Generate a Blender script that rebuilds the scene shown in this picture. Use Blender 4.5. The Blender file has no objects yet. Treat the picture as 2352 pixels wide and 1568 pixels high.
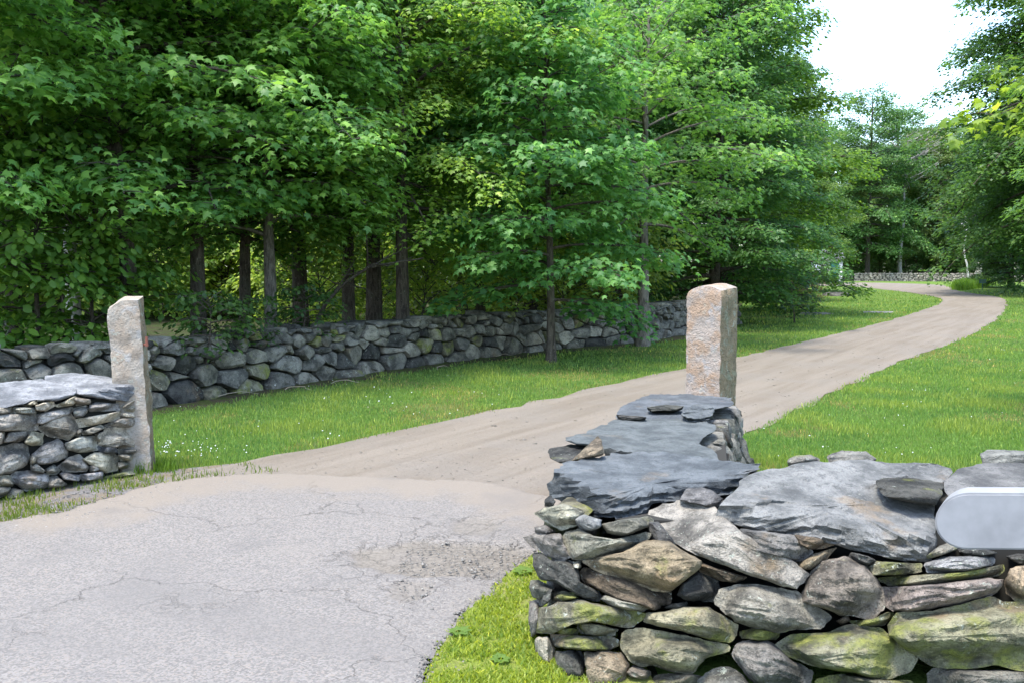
import bpy, bmesh, math, random
import numpy as np
from mathutils import Vector, Matrix, noise

sc = bpy.context.scene
COL = sc.collection
R = math.radians

# ------------------------------------------------------------------ camera, sky, sun, exposure
CAM_H, FPX, CX, CY, HOR = 1.65, 2100.0, 1176.0, 784.0, 625.0     # pinhole of a 2352 x 1568 view
PITCH = math.atan((CY - HOR) / FPX)
cam_d = bpy.data.cameras.new('camera')
cam_d.sensor_width = 36.0
cam_d.lens = 36.0 * FPX / 2352.0
cam_d.clip_start, cam_d.clip_end = 0.05, 3000
cam = bpy.data.objects.new('camera', cam_d)
COL.objects.link(cam)
cam.location = (0, 0, CAM_H)
cam.rotation_euler = (R(90) - PITCH, 0, 0)
sc.camera = cam

SUN_EL, SUN_AZ = R(71), R(222)          # azimuth from +Y, clockwise
sun_dir = Vector((math.sin(SUN_AZ) * math.cos(SUN_EL), math.cos(SUN_AZ) * math.cos(SUN_EL), math.sin(SUN_EL)))
world = bpy.data.worlds.new('World')
sc.world = world
world.use_nodes = True
wn = world.node_tree
sky = wn.nodes.new('ShaderNodeTexSky')
sky.sky_type = 'NISHITA'
sky.sun_disc = False
sky.sun_elevation = SUN_EL
sky.sun_rotation = SUN_AZ
sky.air_density, sky.dust_density, sky.ozone_density = 1.0, 1.5, 1.0
bgn = wn.nodes['Background']
bgn.inputs['Strength'].default_value = 0.15
wn.links.new(sky.outputs['Color'], bgn.inputs['Color'])
sl = bpy.data.lights.new('sun', 'SUN')
sl.energy, sl.angle, sl.color = 1.5, R(10.0), (1.0, 0.955, 0.88)
so = bpy.data.objects.new('sun', sl)
COL.objects.link(so)
so.location = (0, -10, 30)
so.rotation_euler = sun_dir.to_track_quat('Z', 'Y').to_euler()
vs = sc.view_settings
vs.view_transform, vs.look, vs.gamma, vs.use_curve_mapping = 'Standard', 'None', 1.0, False
vs.exposure = 2.28
cy = sc.cycles
cy.max_bounces, cy.diffuse_bounces, cy.glossy_bounces = 9, 7, 2
cy.transmission_bounces, cy.transparent_max_bounces = 7, 4
cy.caustics_reflective = cy.caustics_refractive = False
cy.use_denoising = True
try:
    cy.denoiser = 'OPENIMAGEDENOISE'
except Exception:
    pass

# ------------------------------------------------------------------ geometry helpers
def tz(y):
    return 0.0095 * min(max(y - 15.0, 0.0), 75.0)

def tz_np(y):
    return 0.0095 * np.clip(y - 15.0, 0.0, 75.0)

def ray(px, py):
    a, b = (px - CX) / FPX, (CY - py) / FPX
    return Vector((a, math.cos(PITCH) + b * math.sin(PITCH), -math.sin(PITCH) + b * math.cos(PITCH)))

EYE = Vector((0, 0, CAM_H))

def gpt(px, py):
    """where a sight line meets the ground"""
    d = ray(px, py)
    t = 5.0
    for _ in range(40):
        t = (tz(t * d.y) - CAM_H) / d.z if d.z < -1e-6 else 150
        t = min(max(t, 0.5), 200)
    return (t * d.x, t * d.y)

def at(px, py, depth):
    d = ray(px, py)
    return EYE + d * (depth / d.y)

def prop(o, label=None, cat=None, group=None, kind=None):
    for k, v in (('label', label), ('category', cat), ('group', group), ('kind', kind)):
        if v:
            o[k] = v
    return o

def empty(name, loc, label, cat, group=None, rz=0.0):
    o = bpy.data.objects.new(name, None)
    COL.objects.link(o)
    o.location = loc
    o.rotation_euler = (0, 0, rz)
    prop(o, label, cat, group, 'thing')
    return o

def add(name, me, m, parent=None):
    o = bpy.data.objects.new(name, me)
    COL.objects.link(o)
    if m is not None and not me.materials:
        me.materials.append(m)
    if parent is not None:
        o.parent = parent
    return o

def smooth(me, ang=None):
    me.polygons.foreach_set('use_smooth', [True] * len(me.polygons))
    if ang is not None:
        me.set_sharp_from_angle(angle=R(ang))

def mesh_from(name, V, F, sm=None):
    me = bpy.data.meshes.new(name)
    me.from_pydata([tuple(v) for v in V], [], F)
    me.validate()
    if sm is not None:
        smooth(me, sm)
    me.update()
    return me

def mesh_np(name, V, T, sm=False):
    """big triangle mesh from numpy arrays"""
    me = bpy.data.meshes.new(name)
    nv, nt = len(V), len(T)
    me.vertices.add(nv)
    me.vertices.foreach_set('co', np.ascontiguousarray(V, np.float32).ravel())
    me.loops.add(nt * 3)
    me.loops.foreach_set('vertex_index', np.ascontiguousarray(T, np.int32).ravel())
    me.polygons.add(nt)
    me.polygons.foreach_set('loop_start', np.arange(0, nt * 3, 3, dtype=np.int32))
    me.polygons.foreach_set('loop_total', np.full(nt, 3, np.int32))
    if sm:
        me.polygons.foreach_set('use_smooth', np.ones(nt, bool))
    me.update(calc_edges=True)
    return me

def fbm(p, o=3):
    return noise.fractal(p, 1.0, 2.0, o, noise_basis='PERLIN_ORIGINAL')

# ------------------------------------------------------------------ materials
class NT:
    def __init__(s, name):
        s.m = bpy.data.materials.new(name)
        s.m.use_nodes = True
        s.t = s.m.node_tree
        s.b = s.t.nodes['Principled BSDF']
        s.out = s.t.nodes['Material Output']
    def n(s, typ, props=None, **kw):
        nd = s.t.nodes.new(typ)
        for k, v in (props or {}).items():
            setattr(nd, k, v)
        for k, v in kw.items():
            s.set(nd, k.replace('_', ' '), v)
        return nd
    def set(s, nd, k, v):
        if isinstance(k, str) and k.isdigit():
            k = int(k)
        inp = nd.inputs[k]
        if isinstance(v, bpy.types.NodeSocket):
            s.t.links.new(v, inp)
        else:
            inp.default_value = v
    def pos(s):
        return s.n('ShaderNodeNewGeometry').outputs['Position']
    def noise(s, vec, scale, detail=4, rough=0.55, dist=0.0):
        nd = s.n('ShaderNodeTexNoise', Vector=vec, Scale=scale, Detail=detail, Roughness=rough, Distortion=dist)
        return nd.outputs['Fac']
    def ramp(s, f, a, b, c0=0.0, c1=1.0):
        nd = s.n('ShaderNodeMapRange', {'interpolation_type': 'SMOOTHSTEP'}, Value=f)
        nd.inputs[1].default_value, nd.inputs[2].default_value = a, b
        nd.inputs[3].default_value, nd.inputs[4].default_value = c0, c1
        return nd.outputs[0]
    def mix(s, f, a, b, mode='MIX'):
        nd = s.n('ShaderNodeMix', {'data_type': 'RGBA', 'blend_type': mode})
        s.set(nd, 0, f)
        for i, v in ((6, a), (7, b)):
            s.set(nd, i, v if isinstance(v, bpy.types.NodeSocket) else tuple(v) + (1.0,) * (4 - len(v)))
        return nd.outputs[2]
    def math(s, op, a, b=0.0):
        nd = s.n('ShaderNodeMath', {'operation': op})
        s.set(nd, 0, a)
        s.set(nd, 1, b)
        return nd.outputs[0]
    def scale(s, vec, xyz):
        nd = s.n('ShaderNodeVectorMath', {'operation': 'MULTIPLY'})
        s.set(nd, 0, vec)
        nd.inputs[1].default_value = xyz
        return nd.outputs[0]
    def addv(s, a, b):
        nd = s.n('ShaderNodeVectorMath', {'operation': 'ADD'})
        s.set(nd, 0, a)
        s.set(nd, 1, b)
        return nd.outputs[0]
    def fin(s, col, rough=0.9, spec=0.3, height=None, dist=0.01, strength=0.6):
        s.set(s.b, 'Base Color', col if isinstance(col, bpy.types.NodeSocket) else tuple(col) + (1.0,))
        s.set(s.b, 'Roughness', rough)
        s.set(s.b, 'Specular IOR Level', spec)
        if height is not None:
            bp = s.n('ShaderNodeBump', Strength=strength, Distance=dist, Height=height)
            s.t.links.new(bp.outputs[0], s.b.inputs['Normal'])
        return s.m

def stone_mat(name, fine=1.0, lichen=0.5, streak=1.0, dk=0.34, lt=1.55, gain=1.0, rustk=0.6, broken=0.0):
    """field stone: rock tint from the object's colour, moss amount from its alpha"""
    g = NT(name)
    p = g.pos()
    oi = g.n('ShaderNodeObjectInfo')
    off = g.n('ShaderNodeVectorMath', {'operation': 'SCALE'})
    g.set(off, 0, (37.0, 11.0, 23.0))
    g.t.links.new(oi.outputs['Random'], off.inputs['Scale'])
    q = g.addv(p, off.outputs[0])
    n1 = g.noise(q, 5.0 * fine, 6, 0.62)
    n2 = g.noise(q, 26.0 * fine, 6, 0.7)
    n3 = g.noise(q, 120.0 * fine, 3, 0.65)
    strat = g.noise(g.scale(q, (3.0, 3.0, 15.0)), 1.6 * fine, 6, 0.7, 2.0)
    base = oi.outputs['Color']
    base = g.mix(1.0, base, (gain, gain, gain), 'MULTIPLY')
    dark = g.mix(1.0, base, (dk, dk * 1.02, dk * 1.02), 'MULTIPLY')
    lite = g.mix(1.0, base, (lt, lt * 0.99, lt * 0.96), 'MULTIPLY')
    c = g.mix(g.ramp(n1, 0.34, 0.64), dark, lite)
    c = g.mix(g.math('MULTIPLY', g.ramp(n2, 0.5, 0.64), 0.7), c, dark)
    n4 = g.noise(g.addv(q, (1, 2, 3)), 48.0 * fine, 4, 0.7)
    c = g.mix(g.math('MULTIPLY', g.ramp(n4, 0.55, 0.68), 0.55), c, lite)
    c = g.mix(g.math('MULTIPLY', g.ramp(strat, 0.58, 0.7), 0.45 * streak), c, dark)
    rust = g.ramp(g.noise(g.addv(q, (9, 4, 2)), 3.2 * fine, 4, 0.6), 0.6, 0.74)
    c = g.mix(g.math('MULTIPLY', rust, rustk), c, (0.26, 0.185, 0.105))
    al = oi.outputs['Alpha']
    ms = g.noise(g.addv(q, (3, 17, 5)), 4.5 * fine, 5, 0.62)
    thr = g.math('SUBTRACT', 0.78, g.math('MULTIPLY', al, 0.42))
    mm = g.ramp(g.math('SUBTRACT', ms, thr), -0.02, 0.13)
    mossc = g.mix(g.ramp(n2, 0.35, 0.65), (0.1, 0.12, 0.024), (0.25, 0.26, 0.06))
    c = g.mix(g.math('MULTIPLY', mm, 0.85), c, mossc)
    ls = g.noise(g.addv(q, (31, 7, 5)), 34.0 * fine, 3, 0.7)
    lreg = g.ramp(g.noise(g.addv(q, (5, 27, 15)), 3.0 * fine, 2), 0.47, 0.62)
    lm = g.math('MULTIPLY', g.ramp(ls, 0.6, 0.66), lreg)
    c = g.mix(g.math('MULTIPLY', lm, lichen), c, (0.34, 0.365, 0.3))
    c = g.mix(g.math('MULTIPLY', g.ramp(n3, 0.54, 0.66), 0.65), c, dark)
    if broken:                                       # darker and streaked where the surface turns away from facing up
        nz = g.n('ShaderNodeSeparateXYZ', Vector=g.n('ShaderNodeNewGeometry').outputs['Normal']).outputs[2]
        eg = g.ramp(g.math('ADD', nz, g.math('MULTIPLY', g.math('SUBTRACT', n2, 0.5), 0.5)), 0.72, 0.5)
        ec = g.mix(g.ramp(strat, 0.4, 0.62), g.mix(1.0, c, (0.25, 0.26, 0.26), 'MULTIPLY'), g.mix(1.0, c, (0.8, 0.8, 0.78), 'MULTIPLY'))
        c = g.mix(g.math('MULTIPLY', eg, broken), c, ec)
    h = g.math('ADD', g.math('MULTIPLY', n2, 0.8), g.math('ADD', g.math('MULTIPLY', n3, 0.35), g.math('ADD', g.math('MULTIPLY', n4, 0.45), g.math('MULTIPLY', strat, 0.55 * streak))))
    return g.fin(c, 0.88, 0.25, h, 0.03 / fine ** 0.5, 0.95)

def bark_mat(name, c0, c1, moss=0.3):
    g = NT(name)
    p = g.n('ShaderNodeTexCoord').outputs['Object']
    w = g.noise(g.scale(p, (1.0, 1.0, 0.22)), 22.0, 5, 0.65, 0.8)
    n = g.noise(p, 3.0, 4)
    c = g.mix(g.ramp(w, 0.35, 0.65), c0, c1)
    c = g.mix(g.math('MULTIPLY', g.ramp(n, 0.5, 0.7), moss), c, (0.07, 0.085, 0.05))
    sp = g.noise(p, 40.0, 2)
    c = g.mix(g.math('MULTIPLY', g.ramp(sp, 0.64, 0.7), 0.4), c, (0.3, 0.31, 0.27))
    return g.fin(c, 0.95, 0.15, w, 0.03, 0.8)

def leaf_mat(name, trans=0.38):
    g = NT(name)
    oi = g.n('ShaderNodeObjectInfo')
    geo = g.n('ShaderNodeNewGeometry')
    rnd = geo.outputs['Random Per Island']
    col = oi.outputs['Color']
    big = g.noise(geo.outputs['Position'], 0.55, 2)
    c = g.mix(g.ramp(rnd, 0.0, 1.0), g.mix(1.0, col, (0.62, 0.72, 0.75), 'MULTIPLY'), g.mix(1.0, col, (1.5, 1.28, 1.0), 'MULTIPLY'))
    c = g.mix(g.math('MULTIPLY', g.ramp(big, 0.4, 0.66), 0.45), c, g.mix(1.0, col, (1.6, 1.3, 0.95), 'MULTIPLY'))
    c = g.mix(g.ramp(rnd, 0.965, 0.975), c, g.mix(1.0, col, (2.6, 1.9, 1.6), 'MULTIPLY'))
    tcol = g.mix(1.0, c, (1.95, 1.9, 1.2), 'MULTIPLY')
    g.set(g.b, 'Base Color', c)
    g.set(g.b, 'Roughness', 0.48)
    g.set(g.b, 'Specular IOR Level', 0.35)
    tr = g.n('ShaderNodeBsdfTranslucent', Color=tcol)
    mx = g.n('ShaderNodeMixShader')
    mx.inputs[0].default_value = trans
    g.t.links.new(g.b.outputs[0], mx.inputs[1])
    g.t.links.new(tr.outputs[0], mx.inputs[2])
    g.t.links.new(mx.outputs[0], g.out.inputs['Surface'])
    return g.m

def granite_mat(name, c0, c1, c2, speck=0.6, sscale=60.0, lich=0.3):
    g = NT(name)
    p = g.pos()
    a = g.noise(p, 6.5, 5, 0.6)
    b = g.noise(g.addv(p, (7, 3, 9)), 9.0, 5, 0.62, 0.4)
    c = g.mix(g.ramp(a, 0.4, 0.6), c0, c1)
    c = g.mix(g.ramp(b, 0.5, 0.66), c, c2)
    s = g.noise(p, sscale, 3, 0.7)
    c = g.mix(g.math('MULTIPLY', g.ramp(s, 0.56, 0.66), speck), c, (0.05, 0.045, 0.035))
    d = g.noise(g.addv(p, (2, 8, 1)), 18.0, 5, 0.7)
    c = g.mix(g.math('MULTIPLY', g.ramp(d, 0.6, 0.68), speck), c, (0.09, 0.07, 0.05))
    l = g.noise(g.addv(p, (12, 1, 4)), 11.0, 4, 0.65)
    c = g.mix(g.math('MULTIPLY', g.ramp(l, 0.6, 0.66), lich), c, (0.35, 0.375, 0.315))
    h = g.math('ADD', d, g.math('ADD', g.math('MULTIPLY', s, 0.5), a))
    return g.fin(c, 0.85, 0.3, h, 0.025, 0.8)

M = {}
M['stone'] = stone_mat('near_stone', 1.0, 0.9, 0.8, 0.32, 1.65, 1.2)
M['fieldstone'] = stone_mat('field_stone', 0.8, 0.9, 0.3, 0.36, 1.6, 1.15, 0.4)
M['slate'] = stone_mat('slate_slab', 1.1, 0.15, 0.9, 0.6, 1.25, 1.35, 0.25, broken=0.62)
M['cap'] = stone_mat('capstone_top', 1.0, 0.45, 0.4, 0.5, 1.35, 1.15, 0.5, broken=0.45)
M['core'] = NT('wall_core').fin((0.035, 0.034, 0.03), 0.95, 0.1)
M['bark'] = bark_mat('bark_dark', (0.035, 0.028, 0.022), (0.10, 0.083, 0.066), 0.4)
M['barkgrey'] = bark_mat('bark_grey', (0.07, 0.062, 0.052), (0.19, 0.17, 0.145), 0.35)
M['barkpale'] = bark_mat('bark_pale', (0.3, 0.28, 0.25), (0.55, 0.53, 0.48), 0.1)
M['deadwood'] = bark_mat('dead_wood', (0.2, 0.19, 0.17), (0.38, 0.36, 0.33), 0.05)
M['leaf'] = leaf_mat('leaf', 0.48)
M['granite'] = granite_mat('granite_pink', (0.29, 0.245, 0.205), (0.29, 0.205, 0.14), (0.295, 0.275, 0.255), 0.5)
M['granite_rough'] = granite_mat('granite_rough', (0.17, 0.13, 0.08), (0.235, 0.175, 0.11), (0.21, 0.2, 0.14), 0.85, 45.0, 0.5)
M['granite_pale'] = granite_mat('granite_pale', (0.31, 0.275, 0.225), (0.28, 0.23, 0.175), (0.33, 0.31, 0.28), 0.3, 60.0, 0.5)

def lawn_material():
    g = NT('lawn_turf')
    p = g.pos()
    a = g.noise(p, 0.6, 4)
    b = g.noise(p, 7.0, 5, 0.65)
    d = g.noise(p, 60.0, 3, 0.7)
    c = g.mix(g.ramp(b, 0.3, 0.7), (0.075, 0.14, 0.024), (0.14, 0.22, 0.04))
    c = g.mix(g.math('MULTIPLY', g.ramp(a, 0.5, 0.72), 0.5), c, (0.17, 0.2, 0.06))
    c = g.mix(g.math('MULTIPLY', g.ramp(d, 0.5, 0.7), 0.55), c, (0.05, 0.095, 0.018))
    return g.fin(c, 0.95, 0.1, g.math('ADD', b, d), 0.05, 1.0)
M['lawn'] = lawn_material()

def forest_floor():
    g = NT('forest_floor')
    p = g.pos()
    b = g.noise(p, 3.0, 5, 0.65)
    d = g.noise(p, 30.0, 3, 0.7)
    c = g.mix(g.ramp(b, 0.35, 0.65), (0.04, 0.034, 0.022), (0.035, 0.06, 0.016))
    c = g.mix(g.ramp(d, 0.5, 0.7, 0, 0.6), c, (0.07, 0.056, 0.034))
    return g.fin(c, 0.95, 0.1, d, 0.05, 0.8)
M['floor'] = forest_floor()

def dirt_road():
    g = NT('dirt_track')
    p = g.pos()
    a = g.noise(p, 0.9, 4)
    # faint wheel streaks along the direction of travel
    s = g.n('ShaderNodeVectorRotate', {'rotation_type': 'Z_AXIS'}, Vector=p, Angle=R(33)).outputs[0]
    st = g.noise(g.scale(s, (2.4, 0.16, 1.0)), 1.6, 5, 0.6, 0.3)
    d = g.noise(p, 70.0, 4, 0.75)
    e = g.noise(p, 9.0, 5, 0.7)
    c = g.mix(g.ramp(st, 0.35, 0.65), (0.158, 0.134, 0.105), (0.2, 0.173, 0.14))
    c = g.mix(g.math('MULTIPLY', g.ramp(a, 0.42, 0.66), 0.6), c, (0.182, 0.163, 0.139))
    c = g.mix(g.math('MULTIPLY', g.ramp(e, 0.55, 0.75), 0.4), c, (0.212, 0.18, 0.14))
    c = g.mix(g.math('MULTIPLY', g.ramp(d, 0.5, 0.68), 0.6), c, (0.12, 0.1, 0.08))
    return g.fin(c, 0.95, 0.15, g.math('ADD', d, g.math('MULTIPLY', e, 2.0)), 0.02, 0.7)
M['dirt'] = dirt_road()

def asphalt():
    g = NT('old_asphalt')
    p = g.pos()
    a = g.noise(p, 0.8, 4)
    ag = g.n('ShaderNodeTexVoronoi', {'feature': 'F1'}, Vector=p, Scale=115.0).outputs['Color']
    sep = g.n('ShaderNodeSeparateColor', Color=ag).outputs[0]
    d = g.noise(p, 38.0, 5, 0.75)
    c = g.mix(g.ramp(sep, 0.0, 1.0), (0.112, 0.105, 0.096), (0.205, 0.190, 0.172))
    c = g.mix(g.math('MULTIPLY', g.ramp(sep, 0.84, 0.9), 0.6), c, (0.19, 0.16, 0.13))
    c = g.mix(g.math('MULTIPLY', g.ramp(d, 0.55, 0.72), 0.4), c, (0.115, 0.112, 0.116))
    c = g.mix(g.math('MULTIPLY', g.ramp(a, 0.45, 0.7), 0.35), c, (0.138, 0.13, 0.121))
    # cracks: cell edges bent by noise, only inside broken-up areas
    wob = g.n('ShaderNodeTexNoise', Vector=p, Scale=2.2, Detail=5.0, Roughness=0.65).outputs['Color']
    wv = g.n('ShaderNodeVectorMath', {'operation': 'SCALE'}, Scale=0.55)
    g.set(wv, 0, wob)
    pw = g.addv(g.scale(p, (1.0, 1.0, 0.0)), wv.outputs[0])
    cr1 = g.n('ShaderNodeTexVoronoi', {'feature': 'DISTANCE_TO_EDGE'}, Vector=pw, Scale=0.75).outputs['Distance']
    cr2 = g.n('ShaderNodeTexVoronoi', {'feature': 'DISTANCE_TO_EDGE'}, Vector=pw, Scale=5.0).outputs['Distance']
    reg = g.ramp(g.noise(g.addv(p, (4.0, 1.5, 0)), 0.55, 3), 0.44, 0.56)
    k1 = g.math('MULTIPLY', g.ramp(cr1, 0.005, 0.001), g.math('MULTIPLY', reg, 0.7))
    dam = g.n('ShaderNodeAttribute', {'attribute_name': 'broken'}).outputs['Fac']
    k2 = g.math('MULTIPLY', g.ramp(cr2, 0.035, 0.01), g.math('MULTIPLY', dam, 0.7))
    kk = g.math('MAXIMUM', k1, k2)
    hole = g.n('ShaderNodeAttribute', {'attribute_name': 'hole'}).outputs['Fac']
    grit = g.mix(g.ramp(d, 0.4, 0.65), (0.175, 0.155, 0.127), (0.105, 0.094, 0.078))
    c = g.mix(g.math('MULTIPLY', hole, 0.9), c, grit)
    c = g.mix(g.math('MULTIPLY', kk, g.math('SUBTRACT', 0.75, g.math('MULTIPLY', hole, 0.45))), c, (0.07, 0.063, 0.055))
    dust = g.n('ShaderNodeAttribute', {'attribute_name': 'dust'}).outputs['Fac']
    dm = g.ramp(g.math('ADD', dust, g.math('MULTIPLY', g.math('SUBTRACT', g.noise(p, 3.5, 5, 0.65), 0.5), 0.9)), 0.35, 0.75)
    c = g.mix(g.math('MULTIPLY', dm, 0.8), c, (0.185, 0.158, 0.126))
    lp = g.noise(g.addv(p, (8, 1, 0)), 0.45, 5, 0.6, 0.6)
    c = g.mix(g.math('MULTIPLY', g.ramp(lp, 0.52, 0.66), 0.5), c, (0.128, 0.12, 0.111))
    oil = g.noise(g.addv(p, (1, 9, 0)), 1.1, 4, 0.55)
    c = g.mix(g.math('MULTIPLY', g.ramp(oil, 0.62, 0.72), 0.35), c, (0.18, 0.163, 0.143))
    st2 = g.noise(g.addv(p, (3, 3, 0)), 1.7, 5, 0.6)
    c = g.mix(g.math('MULTIPLY', g.ramp(st2, 0.56, 0.72), 0.4), c, (0.11, 0.105, 0.1))
    h = g.math('SUBTRACT', g.math('ADD', g.math('MULTIPLY', sep, 0.35), g.math('MULTIPLY', d, 0.6)), g.math('MULTIPLY', kk, 2.5))
    return g.fin(c, 0.9, 0.25, h, 0.006, 0.7)
M['asphalt'] = asphalt()

def verge_mat(name, ca, cb, cc):
    g = NT(name)
    p = g.pos()
    a = g.noise(p, 4.5, 5, 0.65)
    d = g.noise(p, 55.0, 4, 0.75)
    c = g.mix(g.ramp(a, 0.42, 0.58), ca, cb)
    c = g.mix(g.math('MULTIPLY', g.ramp(d, 0.48, 0.66), 0.7), c, cc)
    return g.fin(c, 0.95, 0.1, d, 0.03, 0.9)
M['verge'] = verge_mat('gravel_verge', (0.19, 0.18, 0.172), (0.2, 0.165, 0.115), (0.08, 0.078, 0.076))
M['moss'] = verge_mat('moss_strip', (0.17, 0.215, 0.035), (0.2, 0.215, 0.06), (0.09, 0.1, 0.035))
M['soil'] = verge_mat('wall_foot_soil', (0.075, 0.06, 0.04), (0.07, 0.095, 0.022), (0.045, 0.035, 0.022))
def plain(name, c, rough=0.6, spec=0.3):
    g = NT(name)
    n = g.noise(g.n('ShaderNodeTexCoord').outputs['Object'], 8.0, 4)
    d = g.mix(g.ramp(n, 0.3, 0.7), tuple(x * 0.82 for x in c), tuple(min(1, x * 1.1) for x in c))
    return g.fin(d, rough, spec)
M['blade'] = leaf_mat('grass_blade', 0.45)
M['white'] = plain('white_petal', (0.75, 0.76, 0.72), 0.8)
M['pebble'] = stone_mat('pebble', 3.0, 0.2, 0.0, 0.6, 1.4, 1.15)
M['greypaint'] = plain('grey_coating', (0.235, 0.237, 0.24), 0.6, 0.2)
M['whitepaint'] = plain('white_boards', (0.75, 0.77, 0.78), 0.6)
M['teal'] = plain('teal_paint', (0.03, 0.15, 0.14), 0.5)
M['roof'] = plain('shed_roof', (0.12, 0.12, 0.13), 0.9)
M['signgreen'] = plain('green_enamel', (0.012, 0.09, 0.06), 0.35, 0.5)
M['iron'] = plain('rusty_iron', (0.2, 0.075, 0.05), 0.85)
M['twig'] = plain('dry_twig', (0.32, 0.27, 0.2), 0.9)

# ------------------------------------------------------------------ the ground
def resample(pts, n):
    p = np.array(pts, float)
    seg = np.hypot(*(p[1:] - p[:-1]).T)
    s = np.concatenate([[0], np.cumsum(seg)])
    u = np.linspace(0, s[-1], n)
    return np.stack([np.interp(u, s, p[:, 0]), np.interp(u, s, p[:, 1])], 1)

def inside(pts, poly):
    x, y = pts[:, 0], pts[:, 1]
    r = np.zeros(len(pts), bool)
    n = len(poly)
    for i in range(n):
        x0, y0 = poly[i]
        x1, y1 = poly[(i + 1) % n]
        c = (y0 > y) != (y1 > y)
        if y1 != y0:
            r ^= c & (x < (x1 - x0) * (y - y0) / (y1 - y0) + x0)
    return r

def cut(p, f):
    """take off the corners of a closed outline, a share f of each side"""
    p = np.array(p, float)
    q = np.roll(p, -1, 0)
    n = np.empty((len(p) * 2, 2))
    n[0::2] = p * (1 - f) + q * f
    n[1::2] = p * f + q * (1 - f)
    return n

def chaikin(p, it=1, closed=True):
    p = np.array(p, float)
    for _ in range(it):
        q = np.roll(p, -1, 0) if closed else p[1:]
        a = p if closed else p[:-1]
        n = np.empty((len(a) * 2, p.shape[1]))
        n[0::2] = a * 0.75 + q * 0.25
        n[1::2] = a * 0.25 + q * 0.75
        p = n
    return p

# one sheet out to the horizon, with grid lines where the slope changes
xs = [-600, -300, -150, -80, -40, -20, -10, 0, 10, 20, 40, 80, 150, 300, 600]
ys = [-60, -10, 0, 15, 30, 60, 90, 150, 300, 700]
V = [(x, y, tz(y) - 0.012) for y in ys for x in xs]
F = [(j * len(xs) + i, j * len(xs) + i + 1, (j + 1) * len(xs) + i + 1, (j + 1) * len(xs) + i) for j in range(len(ys) - 1) for i in range(len(xs) - 1)]
o = add('ground', mesh_from('ground', V, F), M['floor'])
prop(o, 'dark leaf-strewn ground under the trees', 'ground', kind='structure')

LEFT_PX = [(300, 1130), (430, 1086), (600, 1050), (740, 1027), (870, 1000), (1000, 972), (1200, 930), (1400, 882), (1580, 845), (1700, 820), (1800, 797),
           (1900, 772), (2000, 748), (2060, 732), (2110, 716), (2150, 702), (2166, 692), (2160, 685), (2120, 677), (2060, 669), (2000, 662), (1940, 657), (1700, 655)]
RIGHT_PX = [(1200, 1290), (1330, 1180), (1480, 1100), (1715, 1000), (1760, 978), (1850, 930), (1960, 880), (2050, 840), (2130, 810), (2200, 785), (2250, 760), (2290, 735),
            (2312, 708), (2313, 692), (2300, 684), (2270, 679), (2230, 674), (2196, 668), (2185, 661), (2160, 654), (2050, 650.5), (1960, 649), (1700, 648)]
LE = [gpt(*p) for p in LEFT_PX]
RE = [gpt(*p) for p in RIGHT_PX]
WALLX = [(-9.2, 5.2), (-6.05, 9.3)] + [gpt(*p) for p in [(355, 936), (540, 905), (860, 855), (1050, 828), (1266, 803), (1478, 786), (1700, 744)]] + [(12.5, 36.0)]   # foot of the long lawn wall

def strip(name, A, B, n, cols, z, jit, mat, seed):
    A, B = resample(chaikin(A, 1, False), n), resample(chaikin(B, 1, False), n)
    V = []
    for i in range(n):
        for k in range(cols + 1):
            f = k / cols
            p = A[i] * (1 - f) + B[i] * f
            e = max(0, 1 - min(f, 1 - f) * cols)
            if e:
                p = p + np.array([noise.noise(Vector((p[0] * 2.3, p[1] * 2.3, seed))), noise.noise(Vector((p[0] * 2.3, p[1] * 2.3, seed + 9)))]) * jit * e
            V.append((p[0], p[1], tz(p[1]) + z))
    F = [(i * (cols + 1) + k, i * (cols + 1) + k + 1, (i + 1) * (cols + 1) + k + 1, (i + 1) * (cols + 1) + k) for i in range(n - 1) for k in range(cols)]
    me = mesh_from(name, V, F)
    return add(name, me, mat)

# lawns: to the left between the long wall and the track, to the right of the track
lawn_l = [(-3.3, 6.9), (-3.9, 7.2), (-5.5, 9.0), (-5.9, 10.35), (-3.5, 13.3), (-1.2, 16.2), (3.0, 21.1), (7.4, 27.6), (12.5, 36.0), (17, 46), (26, 60), (38, 84)]
lawn_r = LE[:-2][0:1] + LE[1:-2] + [LE[-3]]
def sheet(name, poly, z, mat, cell):
    p = np.array(poly)
    x0, y0 = p.min(0)
    x1, y1 = p.max(0)
    gx, gy = np.arange(x0, x1 + cell, cell), np.arange(math.floor(y0 / cell) * cell, y1 + cell, cell)
    bm = bmesh.new()
    vs_ = [bm.verts.new((a, b, 0)) for a, b in poly]
    f = bm.faces.new(vs_)
    for c in gy:
        bmesh.ops.bisect_plane(bm, geom=bm.verts[:] + bm.edges[:] + bm.faces[:], plane_co=(0, c, 0), plane_no=(0, 1, 0))
    bmesh.ops.triangulate(bm, faces=bm.faces[:])
    for v in bm.verts:
        v.co.z = tz(v.co.y) + z
    bmesh.ops.recalc_face_normals(bm, faces=bm.faces[:])
    me = bpy.data.meshes.new(name)
    bm.to_mesh(me)
    bm.free()
    if me.polygons and me.polygons[0].normal.z < 0:
        me.flip_normals()
    return add(name, me, mat)

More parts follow.
